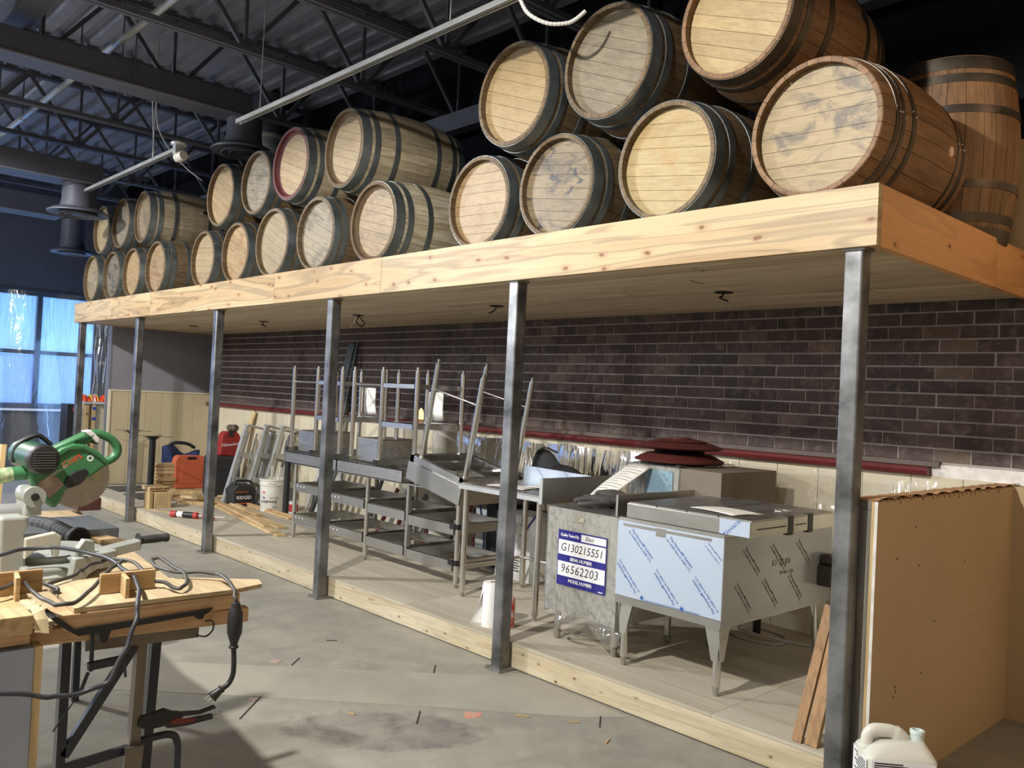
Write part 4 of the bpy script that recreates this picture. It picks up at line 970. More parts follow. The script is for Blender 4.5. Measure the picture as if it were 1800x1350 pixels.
# aluminium stepladders
def ladder(x, y, label, txt):
    t = thing('stepladder', label, 'ladder', (x,y,PZ), (radians(-13),0,0), group='folded aluminium stepladders')
    H = .98; wb_, wt_ = .40, .34; k = dict(local=True)
    for s in (0,1):
        yb = s*wb_; yt_ = .03+s*wt_
        MB().bar((0,yb,0),(0,yt_,H),.036,.05,(1,0,0)).bar((.024,yb,0),(.024,yt_,H),.05,.004,(1,0,0)).build('front_rail', mALU, t, **k)
        MB().bar((-.07,yb,0),(-.05,yt_,H-.05),.014,.04,(1,0,0)).build('rear_rail', mALU, t, **k)
        MB().box(-.03,.04,yb-.025,yb+.025,-.0,.03).build('foot', mRUB, t, **k)
    for z in (.34,.64): MB().box(-.035,.06,.0,wb_+.01,z,z+.008).box(.05,.06,.0,wb_+.01,z-.055,z).build('step', mALU, t, **k)
    MB().box(-.07,.06,.01,wb_-.01,H-.02,H).build('top_cap', mALU, t, **k)
    MB().box(-.075,-.068,.09,.11,.08,H-.08).box(-.075,-.068,.2,.22,.08,H-.08).box(-.075,-.068,.30,.32,.08,H-.08).build('rear_brace', mALU, t, **k)
    if txt:
        M_ = W[t]
        text(txt, mINK, t, M_ @ Vector((.0275,wb_+.006,.40)), M_.to_3x3() @ Vector((0,0,1)), M_.to_3x3() @ Vector((0,-1,0)), .06)
ladder(-8.05, 1.07, 'frontmost aluminium stepladder with two wide steps in view', '')
ladder(-7.92, 1.26, 'aluminium stepladder lettered STU behind the frontmost one', 'STU')
ladder(-7.80, 1.40, 'rightmost aluminium stepladder lettered RDY by the white bucket', 'RDY')
rbg = thing('red_tool_bag', 'red tool bag with white script hanging left of the stepladders', 'bag', (-8.9,1.52,.65))
mREDC = plain('red_cloth', srgb(150,36,34), .7, c2=srgb(120,26,26), scale=6)
MB().prism([(1.33,.66),(1.58,.64),(1.60,.90),(1.56,.955),(1.40,.965),(1.355,.92)], (-.14,0,0), (-8.8,0,0), (0,1,0), (0,0,1)).build('body', mREDC, rbg, bevel=.02)
text('Milwaukee', mLW, rbg, (-8.798,1.46,.80), (0,1,.12), (0,-.12,1), .055, shear=.25)
MB().prism([(1.43,.90),(1.50,.90),(1.49,.985),(1.44,.985)], (.006,0,0), (-8.799,0,0), (0,1,0), (0,0,1)).build('strap', mBLACK, rbg)
bx = MB().box(-9.1,-8.75,1.25,1.6,PZ,.65).build('black_case', mCLOTH, None, bevel=.03, label='black soft case under the red tool bag', cat='case')
wg = blob(MB(), (-8.85,1.50,1.0), (.06,.08,.05), 8).build('work_glove', plain('tan_glove', srgb(120,108,88), .9, c2=srgb(50,48,46), scale=10), None, True, label='tan and black glove on top of the red tool bag', cat='glove')
MB().bar((-9.3,1.70,PZ+.02),(-8.95,1.84,1.22),.10,.02,(0,1,0)).build('leaning_board', mPINEZ, None, label='pale board leaning in the corner behind the red tool bag', cat='board')
rg = thing('jobsite_radio', 'black and orange jobsite box at the foot of the stepladders', 'radio', (-7.95,1.25,PZ))
MB().prism([(1.09,.16),(1.36,.155),(1.37,.33),(1.32,.40),(1.14,.41),(1.08,.34)], (-.22,0,0), (-7.84,0,0), (0,1,0), (0,0,1)).build('body', plain('grey_black', srgb(46,46,48), .5), rg, bevel=.015)
MB().box(-7.842,-7.835,1.12,1.31,.20,.31).build('face', mBLACK, rg, bevel=.004)
MB().box(-7.838,-7.833,1.11,1.32,.185,.196).box(-7.838,-7.833,1.11,1.26,.315,.325).build('orange_trim', plain('trim_orange', srgb(196,92,40), .5), rg)
text('RIDGID', mLW, rg, (-7.8345,1.215,.255), (0,1,0), (0,0,1), .055, key='bold')
MB().tube(smooth_path([(-7.9,1.12,.40),(-7.9,1.15,.445),(-7.9,1.30,.44),(-7.9,1.34,.395)],5),.014,8).build('handle', mBLACK, rg, True)
bk = thing('bucket', 'white plastic bucket with printed label holding white strips', 'bucket', (-7.42,1.36,PZ))
mBUC = plain('bucket_plastic', srgb(222,220,210), .45)
c = (-7.42,1.36,0); 
MB().lathe([(0,PZ),(.128,PZ),(.132,.16),(.148,.44),(.156,.445),(.157,.465),(.150,.468),(.150,.50),(.158,.502),(.158,.518),(.146,.520),(.143,.44),(.128,.17),(.0,.17)], 32, c).build('shell', mBUC, bk, True)
MB().tube([(-7.42+.16*cos(a), 1.36+.16*sin(a), .47-.16*max(0,sin((a+pi*.1))) ) for a in [pi*1.02-i*pi*1.0/14-.9 for i in range(15)]],.003,6).build('wire_handle', mALU, bk, True)
def onbucket(th, z, w, h, mat, nm='printed_patch'):
    r0 = .1316+(z-.16)*.057+.0012
    return MB().grid(lambda u, v: (c[0]+r0*cos(th+(u-.5)*w/r0), c[1]+r0*sin(th+(u-.5)*w/r0), z+h*v), 6, 1).build(nm, mat, bk)
vd = math.atan2(-3.33-1.36, 1.5+7.42)
mREDP = plain('print_red', srgb(190,60,56), .6); mBLUP = plain('print_blue', srgb(70,96,160), .6); mGRYP = plain('print_grey', srgb(160,160,160), .6)
onbucket(vd-.75,.36,.03,.05,mREDP); onbucket(vd-.75,.30,.03,.05,mBLUP); onbucket(vd-.1,.30,.035,.10,mGRYP); onbucket(vd+.3,.30,.05,.10,mGRYP); onbucket(vd+.2,.2,.05,.05,mGRYP)
M_ = (c[0]+.141*cos(vd-.3), c[1]+.141*sin(vd-.3), .275)
text('ompound', mINK, bk, M_, (-sin(vd-.3),cos(vd-.3),0), (0,0,1), .045, key='bold')
mSTRIPW = plain('white_strip', srgb(232,230,222), .5)
for i, (dx, dy, lx, ly, h) in enumerate(((.0,-.03,.0,.01,.66),(.04,.02,.02,.03,.65),(-.03,.06,.02,.09,.66))):
    MB().bar((c[0]+dx,c[1]+dy,.19),(c[0]+dx+lx,c[1]+dy+ly,h),.03,.008,(1,0,0)).build('trim_strip', mSTRIPW, None, label=['leftmost','middle','slanting rightmost'][i]+' white trim strip sticking out of the bucket', cat='strip', group='white strips in the bucket')
rc = thing('red_can', 'small red and white can behind the bucket', 'can', (-7.05,1.42,PZ))
MB().lathe([(0,PZ),(.05,PZ),(.05,.30),(.0,.30)],20,(-7.05,1.42,0)).build('body', mWHITE, rc, True); MB().lathe([(.0505,.19),(.0515,.19),(.0515,.27),(.0505,.27)],20,(-7.05,1.42,0),close=True).build('red_band', mREDP, rc, True)
MB().box(-7.02,-6.95,1.27,1.31,PZ,.86).build('black_upright', mBLACK, None, label='black painted upright strip left of the rack stand', cat='strip', bevel=.002)
# long lumber
lum = [((-8.9,1.36,PZ+.011),(-6.75,1.25,PZ+.011),.09,.022,'longest pine board against the bucket'),
       ((-8.40,1.02,PZ+.011),(-5.85,.64,PZ+.011),.09,.02,'pine board reaching toward the rack stand, front of the pile'),
       ((-8.5,1.20,PZ+.011),(-6.25,.86,PZ+.011),.09,.02,'pine board in the middle of the long pile'),
       ((-8.35,1.07,PZ+.032),(-6.30,.72,PZ+.032),.06,.02,'narrow pine board lying on top of the front board'),
       ((-8.45,1.20,PZ+.032),(-6.95,.98,PZ+.032),.07,.02,'short pine board on top of the middle board'),
       ((-8.2,1.27,PZ+.033),(-6.7,1.26,PZ+.033),.035,.02,'thin lath on top of the longest board')]
for p, q, w, h, l in lum: plank('pine_board', l, p, q, w, h, mPINEX, group='long boards on the platform')
sh = [((-8.75,.62,PZ+.02),(-8.40,.98,PZ+.02),.10,.038,'bottom one of the crossed board offcuts'),((-8.80,.70,PZ+.058),(-8.30,.90,PZ+.058),.10,.038,'middle one of the crossed board offcuts'),((-8.62,.56,PZ+.098),(-8.5,1.0,PZ+.098),.09,.038,'top one of the crossed board offcuts'),
      ((-8.36,.66,PZ+.02),(-8.0,.94,PZ+.02),.09,.038,'offcut just left of the fourth post')]
for p, q, w, h, l in sh: plank('board_offcut', l, p, q, w, h, mPINEY, group='board offcuts left of the fourth post')
MB().box(-8.22,-8.06,.22,.26,PZ,.335).build('wood_block', mPINEZ, None, bevel=.003, label='leftmost upright pine block by the platform edge', cat='block', group='pine blocks')
MB().box(-8.25,-8.05,.275,.46,PZ,.325).build('wood_block', mPINEZ, None, bevel=.003, label='wide pine block on edge by the platform front', cat='block', group='pine blocks')
MB().box(-8.36,-8.12,.24,.46,.337,.378).build('wood_block', mPINEZ, None, bevel=.003, label='pine block lying on top of the two upright blocks', cat='block', group='pine blocks')
MB().bar((-8.02,.17,PZ+.006),(-7.55,.36,PZ+.006),.03,.01).build('pine_lath', mPINEX, None, label='thin pine lath at the platform edge by the caulking gun', cat='lath')
cg = thing('caulking_gun', 'red and black caulking gun lying at the platform edge', 'caulking gun', (-7.2,.38,PZ))
p0, p1 = Vector((-7.42,.215,PZ+.034)), Vector((-7.10,.45,PZ+.034)); d_ = (p1-p0).normalized()
MB().cyl(p0, p0+d_*.06, .033, 16).build('front_cap', mREDP, cg, True)
MB().cyl(p0+d_*.06, p0+d_*.26, .031, 16).build('tube', mBLACK, cg, True)
MB().cyl(p0+d_*.075, p0+d_*.14, .0318, 16).build('tube_label', mPAPER, cg, True)
MB().cyl(p0+d_*.26, p0+d_*.30, .033, 16).build('rear_cap', mREDP, cg, True)
MB().cyl(p0+d_*.30, p0+d_*.60, .008, 10).build('plunger_rod', mALU, cg, True)
MB().bar(p0+d_*.36, p0+d_*.50+Vector((.02,-.02,-.015)), .02, .03).build('grip', mREDP, cg)
MB().tube(smooth_path([p0+d_*.59, p0+d_*.62+Vector((0,0,.02)), p0+d_*.63+Vector((.02,-.02,-.01))],4),.005,6).build('hook', mALU, cg, True)
# dark metal panels leaning on the brick
mDKP = steel('dark_channel', srgb(92,98,98), .5, 'Z', .2, 10, .5)
MB().bar((-6.95,1.60,PZ),(-6.70,1.845,2.08),.12,.012,(0,1,0)).build('metal_sheet', mDKP, None, label='wide dark grey metal panel leaning on the brick behind the third post', cat='panel')
MB().bar((-6.72,1.62,PZ),(-6.58,1.845,2.10),.03,.02,(0,1,0)).build('metal_sheet', mDKP, None, label='narrow dark metal strip leaning right of the wide panel', cat='panel')
# strips leaning behind the racks
mWSTR = steel('pale_stud', srgb(206,208,204), .45, 'Z', .1, 10, .4); mRSTR = plain('red_strip', srgb(128,32,34), .5)
for k in range(5):
    x = -7.05+.11*k; MB().bar((x,1.56,PZ+.005),(x+.32,1.62,.92),.05,.012,(0,1,0)).build('metal_stud', mWSTR if k % 2 == 0 else mDKP, None, label=['first','second','third','fourth','fifth'][k]+' slanting metal stud from the left, behind the third post', cat='stud', group='slanting studs left of the rack stand')
for k in range(14):
    x = -5.75+.155*k; h = .62 if k % 3 else .95
    MB().bar((x,1.52+.02*(k % 2),PZ+.005),(x+.22,1.62,h),.045,.014,(0,1,0)).build('metal_stud', (mRSTR, mRSTR, mWSTR)[k % 3] if k % 4 else mDKP, None, label='%s slanting %s strip from the left, seen through the rack stand' % (['first','second','third','fourth','fifth','sixth','seventh','eighth','ninth','tenth','eleventh','twelfth','thirteenth','fourteenth'][k], 'dark' if k % 4 == 0 else 'pale' if k % 3 == 2 else 'red'), cat='strip', group='slanting strips behind the rack stand')
MB().box(-4.05,-3.88,1.50,1.53,.2,.95).build('mirror_panel', steel('mirror_steel', srgb(214,222,232), .08, 'Z', .02), None, label='bright polished steel panel upright behind the tilted table', cat='panel')
box('dark_carton', mCLOTH, (-3.86,-3.55,1.45,1.75,PZ,.7), label='black box behind the right end of the rack stand', cat='box')
wr = MB().lathe([(0,PZ),(.11,PZ),(.115,.6),(.11,1.24),(.0,1.25)],20,(-4.55,1.52,0)); wr.build('wrapped_roll', plain('white_roll', srgb(200,196,184), .4, c2=srgb(170,166,156), scale=8), None, True, label='tall pale wrapped roll against the dado behind the upturned tables', cat='roll')
sheet('hanging_paper', 'white paper hanging on the left upturned table, bright lower corner', [(-5.45,1.245,1.34),(-5.26,1.245,1.35),(-5.26,1.215,1.60),(-5.45,1.215,1.60)], curl=.02)
sheet('hanging_paper', 'white paper hanging on the middle upturned table beside the tilted leg', [(-4.43,1.245,1.33),(-4.235,1.245,1.34),(-4.235,1.215,1.585),(-4.44,1.215,1.585)], curl=.02)
nl = thing('wall_niche_lamp', 'small warm lit opening in the brick behind the upturned tables', 'lamp', (-5.40,1.875,1.29))
mGLOW, nt, N, L, P = mk('warm_glow'); P.inputs['Emission Color'].default_value = (1,.55,.16,1); P.inputs['Emission Strength'].default_value = 2.2; P.inputs['Base Color'].default_value = (.8,.5,.2,1)
MB().box(-5.47,-5.335,1.866,1.884,1.28,1.455).build('recess', mBLACK, nl); MB().prism([(-5.46,1.285),(-5.345,1.285),(-5.345,1.36),(-5.36,1.40),(-5.39,1.42),(-5.43,1.39),(-5.46,1.34)], (0,.004,0), (0,1.8625,0), (1,0,0), (0,0,1)).build('glow', mGLOW, nl)

# ---------------------------------------------------------------- things by the window
ca = thing('material_cart', 'timber frame with drywall sheet and blue tape beyond the far post', 'cart', (-10.95,.5,0))
for y in (.355,.44): MB().box(-10.93,-10.89,y,y+.045,0,1.20).build('upright', mPINEZ, ca)
for z in (.80,.98,1.12): MB().box(-10.888,-10.885,.44,.487,z,z+.04).build('blue_tape', plain('blue_tape', srgb(48,62,150), .5), ca)
MB().box(-11.1,-10.94,.34,.72,0,1.22).build('board_stack', mTANP, ca); MB().box(-11.12,-10.87,.32,.72,1.20,1.23).build('top_board', mZINC, ca)
vs_ = thing('safety_vest', 'bunched orange safety vest with silver and yellow band on the timber frame', 'vest', (-10.95,.5,1.23))
mVEST = plain('hi_vis_orange', srgb(236,84,40), .7, c2=srgb(200,60,28), scale=20, bmp=.4)
def vestf(y0, y1, r): return lambda u, v: (-10.98+.11*cos(v*pi)*(1+.1*sin(u*30)), y0+(y1-y0)*u, 1.232+(.075+.02*sin(u*17)+r)*sin(v*pi))
MB().grid(vestf(.32,.66,0), 20, 8).build('cloth', mVEST, vs_, True); MB().grid(vestf(.43,.50,.004), 6, 8).build('silver_band', plain('reflective', srgb(200,204,200), .3), vs_, True)
MB().grid(vestf(.42,.432,.005), 2, 8).grid(vestf(.498,.51,.005), 2, 8).build('yellow_edge', plain('hi_vis_yellow', srgb(220,220,60), .6), vs_, True)
bc = thing('black_cabinet', 'tall black cabinet edge standing by the far post', 'cabinet', (-11.05,.16,0))
MB().box(-11.2,-10.9,.13,.235,0,1.19).build('body', mBLKM, bc, bevel=.004); MB().box(-10.9,-10.897,.20,.222,1.09,1.15).build('red_sticker', mREDP, bc)
cu_ = thing('draped_column', 'dark column wrapped in clear plastic beside the window', 'column', (-11.6,.8,0))
MB().box(-11.75,-11.62,.66,.90,0,2.6).build('core', plain('core_dark', srgb(44,42,42), .6), cu_)
MB().grid(lambda u, v: (-11.59+.02*sin(u*40), .64+.28*u+.012*sin(v*23+u*9), .1+2.5*v), 24, 30).build('plastic_wrap', mFILMC, cu_, True)
MB().grid(lambda u, v: (-13.9+.05*sin(u*60+v*2)+.04*sin(u*23+v*5), -6.0+7.6*u, .05+2.85*v), 120, 10).build('plastic_curtain', mFILMW, None, True, label='clear plastic curtain hanging in front of the window', cat='plastic sheet')

# ---------------------------------------------------------------- ceiling services
def joist_at(x, src=None):
    if src is None:
        t = thing('steel_joist', None, 'joist', (x,-3.5,4.2), group='open web roof joists')
        for z in (4.25,4.94):
            MB().box(x-.045,x-.008,-9,1.9,z-.02,z+.02).box(x+.008,x+.045,-9,1.9,z-.02,z+.02).build('chord', mJOIST, t)
        y = -8.6; k = 0
        while y < 1.3:
            MB().bar((x,y,4.94 if k % 2 == 0 else 4.25),(x,y+.55,4.25 if k % 2 == 0 else 4.94),.035).build('web_bar', mJOIST, t)
            if k % 2 == 0: MB().bar((x,y+.55,4.25),(x,y+.55,4.94),.025).build('web_bar', mJOIST, t)
            y += .55; k += 1
        return t
    r = src.copy(); COL.objects.link(r); r.location.x = x; W[r] = Matrix.Translation(r.location)
    for ch in src.children:
        c = ch.copy(); COL.objects.link(c); c.parent = r
    return r
jx = [.9,-.4,-1.6,-2.7,-3.82,-5.02,-6.5,-8.0,-9.3,-10.7,-12.1,-13.4]
jl = ['nearest roof joist, above the corner barrel','second roof joist from the near end','third roof joist, above the yellow-headed barrel','fourth roof joist from the near end','fifth roof joist, crossing above the pale-sided barrel','roof joist crossing above the left end of the near strut','roof joist just above the nearest duct','roof joist just beyond the nearest duct','roof joist above the second duct','roof joist beyond the second duct','roof joist above the window end of the deck','farthest roof joist by the window wall']
bpy.context.view_layer.update()
j0 = joist_at(jx[0]); j0['label'] = jl[0]
for x, l in zip(jx[1:], jl[1:]): joist_at(x, j0)['label'] = l
def duct(x0, x1, yend, z0, z1, dx, dy, dz, r, label):
    t = thing('air_duct', label, 'duct', (x0,-4,z0), group='ducts with round diffusers')
    MB().box(x0,x1,-9.0,yend,z0,z1).build('trunk', mDUCT, t, bevel=.01)
    MB().box(x1,x1+.012,-9.0,yend,z0-.004,z0+.012).build('bottom_flange', plain('flange_grey', srgb(120,122,130), .5), t)
    MB().lathe([(r*.55,z0+.02),(r*.55,dz+.16),(r*.62,dz+.06)], 28, (dx,dy,0)).build('neck', mDUCT, t, True)
    MB().lathe([(r*.5,dz+.07),(r*.8,dz+.06),(r,dz+.02),(r*.99,dz+.005),(r*.8,dz+.02),(r*.72,dz+.03)], 40, (dx,dy,0)).build('diffuser_cone', mDUCT, t, True)
    for k, q in enumerate((.7,.45)): MB().lathe([(r*q,dz-.012+.006*k),(r*(q-.04),dz-.016+.006*k),(r*(q-.16),dz+.03),(r*(q-.13),dz+.035)], 36, (dx,dy,0), close=True).build('diffuser_ring', mDUCT, t, True)
    MB().lathe([(0,dz-.006),(r*.26,dz-.004),(r*.22,dz+.02),(0,dz+.02)], 28, (dx,dy,0)).build('diffuser_core', plain('duct_dark', srgb(52,53,60), .5), t, True)
    for y in (yend-1.1,yend-3.0): MB().cyl((x0-.02,y,z0),(x0-.02,y,4.98),.006,6).cyl((x1+.02,y,z0),(x1+.02,y,4.98),.006,6).build('hanger_rod', mJOIST, t)
duct(-6.5,-6.2,.30,4.11,4.32,-6.36,.30,3.80,.30,'nearest dark air duct ending in a round diffuser above the red-rimmed barrel')
duct(-9.4,-9.0,-.16,3.78,4.01,-9.22,-.34,3.44,.33,'second dark air duct with round diffuser in front of the farthest top-row barrel')
duct(-12.0,-11.6,.14,3.78,4.05,-11.75,.31,3.31,.28,'farthest dark air duct with round diffuser above the window')
rd_ = thing('round_duct', 'dark round duct with bright galvanised collar behind the scribbled barrel', 'duct', (-7.9,1.3,4.0))
MB().cyl((-7.9,1.3,4.5),(-7.9,1.3,4.98),.19,24).build('pipe', mDUCT, rd_, True)
MB().lathe([(.19,4.46),(.21,4.47),(.21,4.5),(.19,4.51)],24,(-7.9,1.3,0),close=True).build('collar', mGALV, rd_, True)
MB().tube(smooth_path([(-7.9,1.3,4.49),(-7.9,1.3,4.35),(-7.85,1.42,4.2),(-7.8,1.7,4.12)],5),.18,20).build('elbow', mGALV, rd_, True)
def strut(x0, x1, label, rods):
    t = thing('strut_channel', label, 'channel', ((x0+x1)/2,-.32,3.70), group='galvanised strut channels')
    y, z = -.32, 3.70; h = .0206
    MB().box(x0,x1,y-h,y+h,z+h-.003,z+h).box(x0,x1,y-h,y-h+.003,z-h,z+h).box(x0,x1,y+h-.003,y+h,z-h,z+h).box(x0,x1,y-h,y-h+.009,z-h,z-h+.003).box(x0,x1,y+h-.009,y+h,z-h,z-h+.003).build('channel', mGALV, t)
    for x in rods: MB().cyl((x,y,z+h),(x,y,4.97),.005,8).build('threaded_rod', mGALV, t, True)
    return t
strut(-5.145, -.9, 'long bright strut channel hanging in front of the near barrels', (-4.76,-2.4))
s2 = strut(-9.775, -6.41, 'bright strut channel hanging in front of the far barrels', (-9.443,-7.0))
jb = thing('junction_box', 'small galvanised fixture box at the end of the far strut channel', 'box', (-6.35,-.32,3.64))
MB().lathe([(0,3.73),(.07,3.73),(.075,3.745),(.05,3.765),(0,3.768)],20,(-6.36,-.32,0)).build('canopy', mGALV, jb, True)
MB().cyl((-6.38,-.32,3.62),(-6.28,-.30,3.63),.045,16).build('lamp_head', plain('offwhite_fitting', srgb(200,196,186), .4), jb, True)
MB().box(-6.40,-6.33,-.36,-.28,3.65,3.73).build('bracket', mGALV, jb)
mWIRE = plain('white_wire', srgb(210,210,206), .5)
for pts, l in (([(-7.2,-.25,4.98),(-7.2,-.265,4.75),(-7.18,-.30,4.55),(-7.2,-.27,4.2),(-7.2,-.24,3.82)], 'thin white wire dropping to the far strut channel'),
               ([(-7.22,-.30,4.97),(-7.2,-.24,4.6),(-7.2,-.235,4.19),(-7.2,-.14,3.96),(-7.15,.05,3.75),(-7.1,.22,3.63)], 'white cable sagging past the far strut channel')):
    MB().tube(smooth_path(pts,6),.006,6).build('wire', mWIRE, None, True, label=l, cat='wire')
fx = smooth_path([(-1.85,-.45,3.95),(-1.793,-.377,3.734),(-1.771,-.351,3.646),(-1.739,-.315,3.575),(-1.673,-.244,3.532),(-1.607,-.172,3.537),(-1.573,-.137,3.56),(-1.54,-.102,3.604)],10)
MB().tube(fx, [.0095 if i % 2 else .0112 for i in range(len(fx))], 10).build('flex_conduit', mWIRE, None, False, label='loose end of pale flexible conduit curling beside the silvery barrel head', cat='conduit')
cdt = thing('conduit', 'bright round conduit running along the ceiling past the nearest duct', 'conduit', (-7,-.8,4.5))
MB().cyl((-14.4,-.93,4.45),(-1.0,-.93,4.45),.03,14).build('pipe', mGALV, cdt, True)
for x in (-9.4,-7.3,-5.0): MB().cyl((x,-.93,4.45),(x,-.93,4.97),.008,8).build('hanger', mJOIST, cdt); 
MB().lathe([(.031,0),(.04,0),(.04,.05),(.031,.05)],14,(-9.4,-.93,4.45),'X',close=True).build('clamp', mGALV, cdt, True)
MB().cyl((-13,.9,4.55),(1.5,.9,4.55),.035,12).build('sprinkler_pipe', mJOIST, None, True, label='dark painted pipe along the ceiling near the back wall', cat='pipe')
MB().box(-13.5,1.5,1.62,1.74,4.05,4.22).build('ledger_beam', mJOIST, None, label='dark steel beam along the back wall under the joists', cat='beam')
MB().box(-14.4,-4.5,-1.75,-1.55,4.42,4.62).build('cable_tray', mDUCT, None, label='dark boxed tray crossing under the roof left of the ducts', cat='tray')

# ---------------------------------------------------------------- work bench in the foreground
WA = radians(173.4)
wk = thing('work_bench', 'folding steel work bench with plywood top at the left edge', 'bench', (-1.0,-2.18,0), (0,0,WA))
k = dict(local=True)
mBPLY = wood('bench_plywood', srgb(196,176,142), srgb(172,148,112), 'X', .5, .2, .6, .03, .35, srgb(130,100,66), .3, 1.2)
mBST = plain('bench_steel', srgb(120,112,100), .45, .3, c2=srgb(100,94,84)); mBDK = plain('bench_dark', srgb(50,54,62), .4, .3)
MB().box(.10,2.3,0,.80,.858,.88).build('top', mBPLY, wk, bevel=.001, **k)
MB().box(-.045,-.005,-.085,.80,.853,.897).build('front_rail', mALDER, wk, bevel=.003, **k)
MB().box(-.004,.04,.05,.36,.812,.852).build('apron', mBST, wk, **k)
def wpt(x, y, z): return (W[wk].inverted() @ Vector((x,y,z)))
def wbar(a, b, w, h, mat, nm, up=(1,0,0)):
    return MB().bar(a, b, w, h, up).build(nm, mat, wk)
wbar((-1.05,-2.381,.815),(-1.05,-2.40,0),.028,.032,mBST,'leg'); wbar((-1.30,-2.24,.815),(-1.30,-2.27,0),.03,.03,mBDK,'leg')
wbar((-1.05,-2.586,.855),(-1.05,-2.586,0),.024,.03,mBDK,'leg'); wbar((-2.9,-2.0,.858),(-2.95,-1.98,0),.03,.03,mBDK,'leg'); wbar((-2.9,-2.6,.858),(-2.95,-2.62,0),.03,.03,mBDK,'leg')
wbar((-1.045,-2.40,.81),(-1.045,-2.578,.53),.026,.02,mBDK,'brace'); wbar((-1.05,-2.586,.49),(-1.05,-2.40,.505),.02,.025,mBDK,'cross_bar'); wbar((-1.05,-2.586,.12),(-1.05,-2.40,.12),.02,.025,mBDK,'cross_bar')
MB().tube(smooth_path([(-1.06,-2.39,.515),(-1.06,-2.34,.517),(-1.06,-2.28,.515),(-1.06,-2.255,.49),(-1.06,-2.25,.40),(-1.06,-2.25,.0)],6),.011,10).build('foot_tube', mBDK, wk, True)
MB().bar((-1.02,-2.395,.52),(-1.02,-2.40,.44),.05,.012,(1,0,0)).build('foot_bracket', mBST, wk)
cr = MB().cyl((-.99,-2.535,.88),(-.99,-2.535,.77),.006,8).bar((-.985,-2.545,.785),(-.985,-2.44,.79),.018,.02).build('clamp_crank', mBDK, wk)
MB().cyl((-.98,-2.545,.77),(-.985,-2.56,.72),.005,8).cyl((-.985,-2.56,.72),(-1.0,-2.62,.62),.002,6).build('cable', mBDK, wk)
MB().cyl((-.98,-2.45,.785),(-.98,-2.445,.74),.004,8).build('crank_pin', mBDK, wk)
MB().prism([(-2.66,.945),(-2.645,.948),(-2.60,.908),(-2.22,.914),(-2.24,.90),(-2.32,.898),(-2.59,.888),(-2.635,.92)], (-.09,0,0), (-.93,0,0), (0,1,0), (0,0,1)).build('clamp_jaw', mBLACK, wk)
MB().prism([(-2.545,.905),(-2.50,.905),(-2.515,.86),(-2.53,.86)], (-.03,0,0), (-.935,0,0), (0,1,0), (0,0,1)).build('jaw_bracket', mBLACK, wk)
MB().prism([(-2.275,.912),(-2.235,.912),(-2.25,.885),(-2.262,.885)], (-.03,0,0), (-.935,0,0), (0,1,0), (0,0,1)).build('jaw_bracket', mBLACK, wk)
MB().tube(smooth_path([(-.95,-2.26,.835),(-.95,-2.23,.828),(-.95,-2.21,.845),(-.95,-2.213,.87),(-.95,-2.235,.873)],5),.0025,6).build('cable', mBLACK, wk, True)
# boards on the bench
MB().prism([(-2.618,.902),(-2.135,.902),(-2.135,.944),(-2.645,.946)], (-.10,0,0), (-.94,0,0), (0,1,0), (0,0,1)).build('clamped_board', mALDER, None, bevel=.0015, label='reddish mitred board clamped in the black bench jaw', cat='board')
flat('plywood_offcut', mBPLY, [(-1.311,-2.583),(-.945,-2.60),(-.935,-2.155),(-.965,-2.052),(-1.025,-2.033),(-1.143,-2.186),(-1.257,-2.415)], .9475, .960, None)
setp(bpy.data.objects['plywood_offcut'], 'pale pointed plywood offcut lying over the clamped board', 'board')
def tblock(nm, label, x, y0, y1, z0, z1, ym):
    t = thing(nm, label, 'block', (x,(y0+y1)/2,z0), group='wooden T blocks on the bench')
    MB().box(x-.012,x,y0,y1,z0,z1).build('plate', mPINEY, t, bevel=.002)
    MB().prism([(0,0),(.075,-.012),(.075,.0),(0,.012)], (0,0,z1-z0-.002), (x,ym,z0), (1,0,0), (0,1,0)).build('fin', mPINEY, t, bevel=.002)
tblock('wood_t_block', 'wooden T-shaped block standing on the plywood offcut', -1.06, -2.50, -2.345, .961, 1.018, -2.445)
tblock('wood_t_block', 'wooden T-shaped block at the left picture edge', -1.19, -2.80, -2.615, .956, 1.022, -2.69)
MB().box(-1.40,-.95,-3.05,-2.695,.905,.955).build('wide_board', mPINEX, None, bevel=.002, label='wide pale board at the left picture edge beside the torn strip', cat='board')
MB().box(-1.45,-.955,-3.05,-2.70,.881,.904).build('dark_board', mALDER, None, label='reddish board under the wide pale board', cat='board')
MB().grid(lambda u, v: (-1.22+.275*v, -2.692+.03*u+.006*sin(v*40)*u, .957+.004*sin(v*33+u*3)-.09*max(0,v-.93)*8), 3, 24).build('torn_strip', plain('torn_paper_pale', srgb(224,206,164), .8), None, False, label='torn pale paper strip hanging over the bench edge', cat='paper')
bpy.data.objects['torn_strip'].modifiers.new('thick','SOLIDIFY').thickness = .002
wp = thing('white_panel', 'white panel with tan edge standing under the left board', 'panel', (-.96,-2.9,0))
MB().box(-1.0,-.955,-3.2,-2.688,0,.868).build('sheet', plain('shaded_white', srgb(158,168,188), .4), wp); MB().box(-1.002,-.953,-2.687,-2.668,0,.87).build('edge_strip', mPINEZ, wp)  # white sheet with its shade and bluish light put into the colour
flat('thin_board', mPINEX, [(-2.5,-2.10),(-2.2,-2.03),(-2.15,-2.10),(-2.45,-2.16)], .881, .90, None); setp(bpy.data.objects['thin_board'], 'small pale offcut on the bench beside the black hose', 'board')

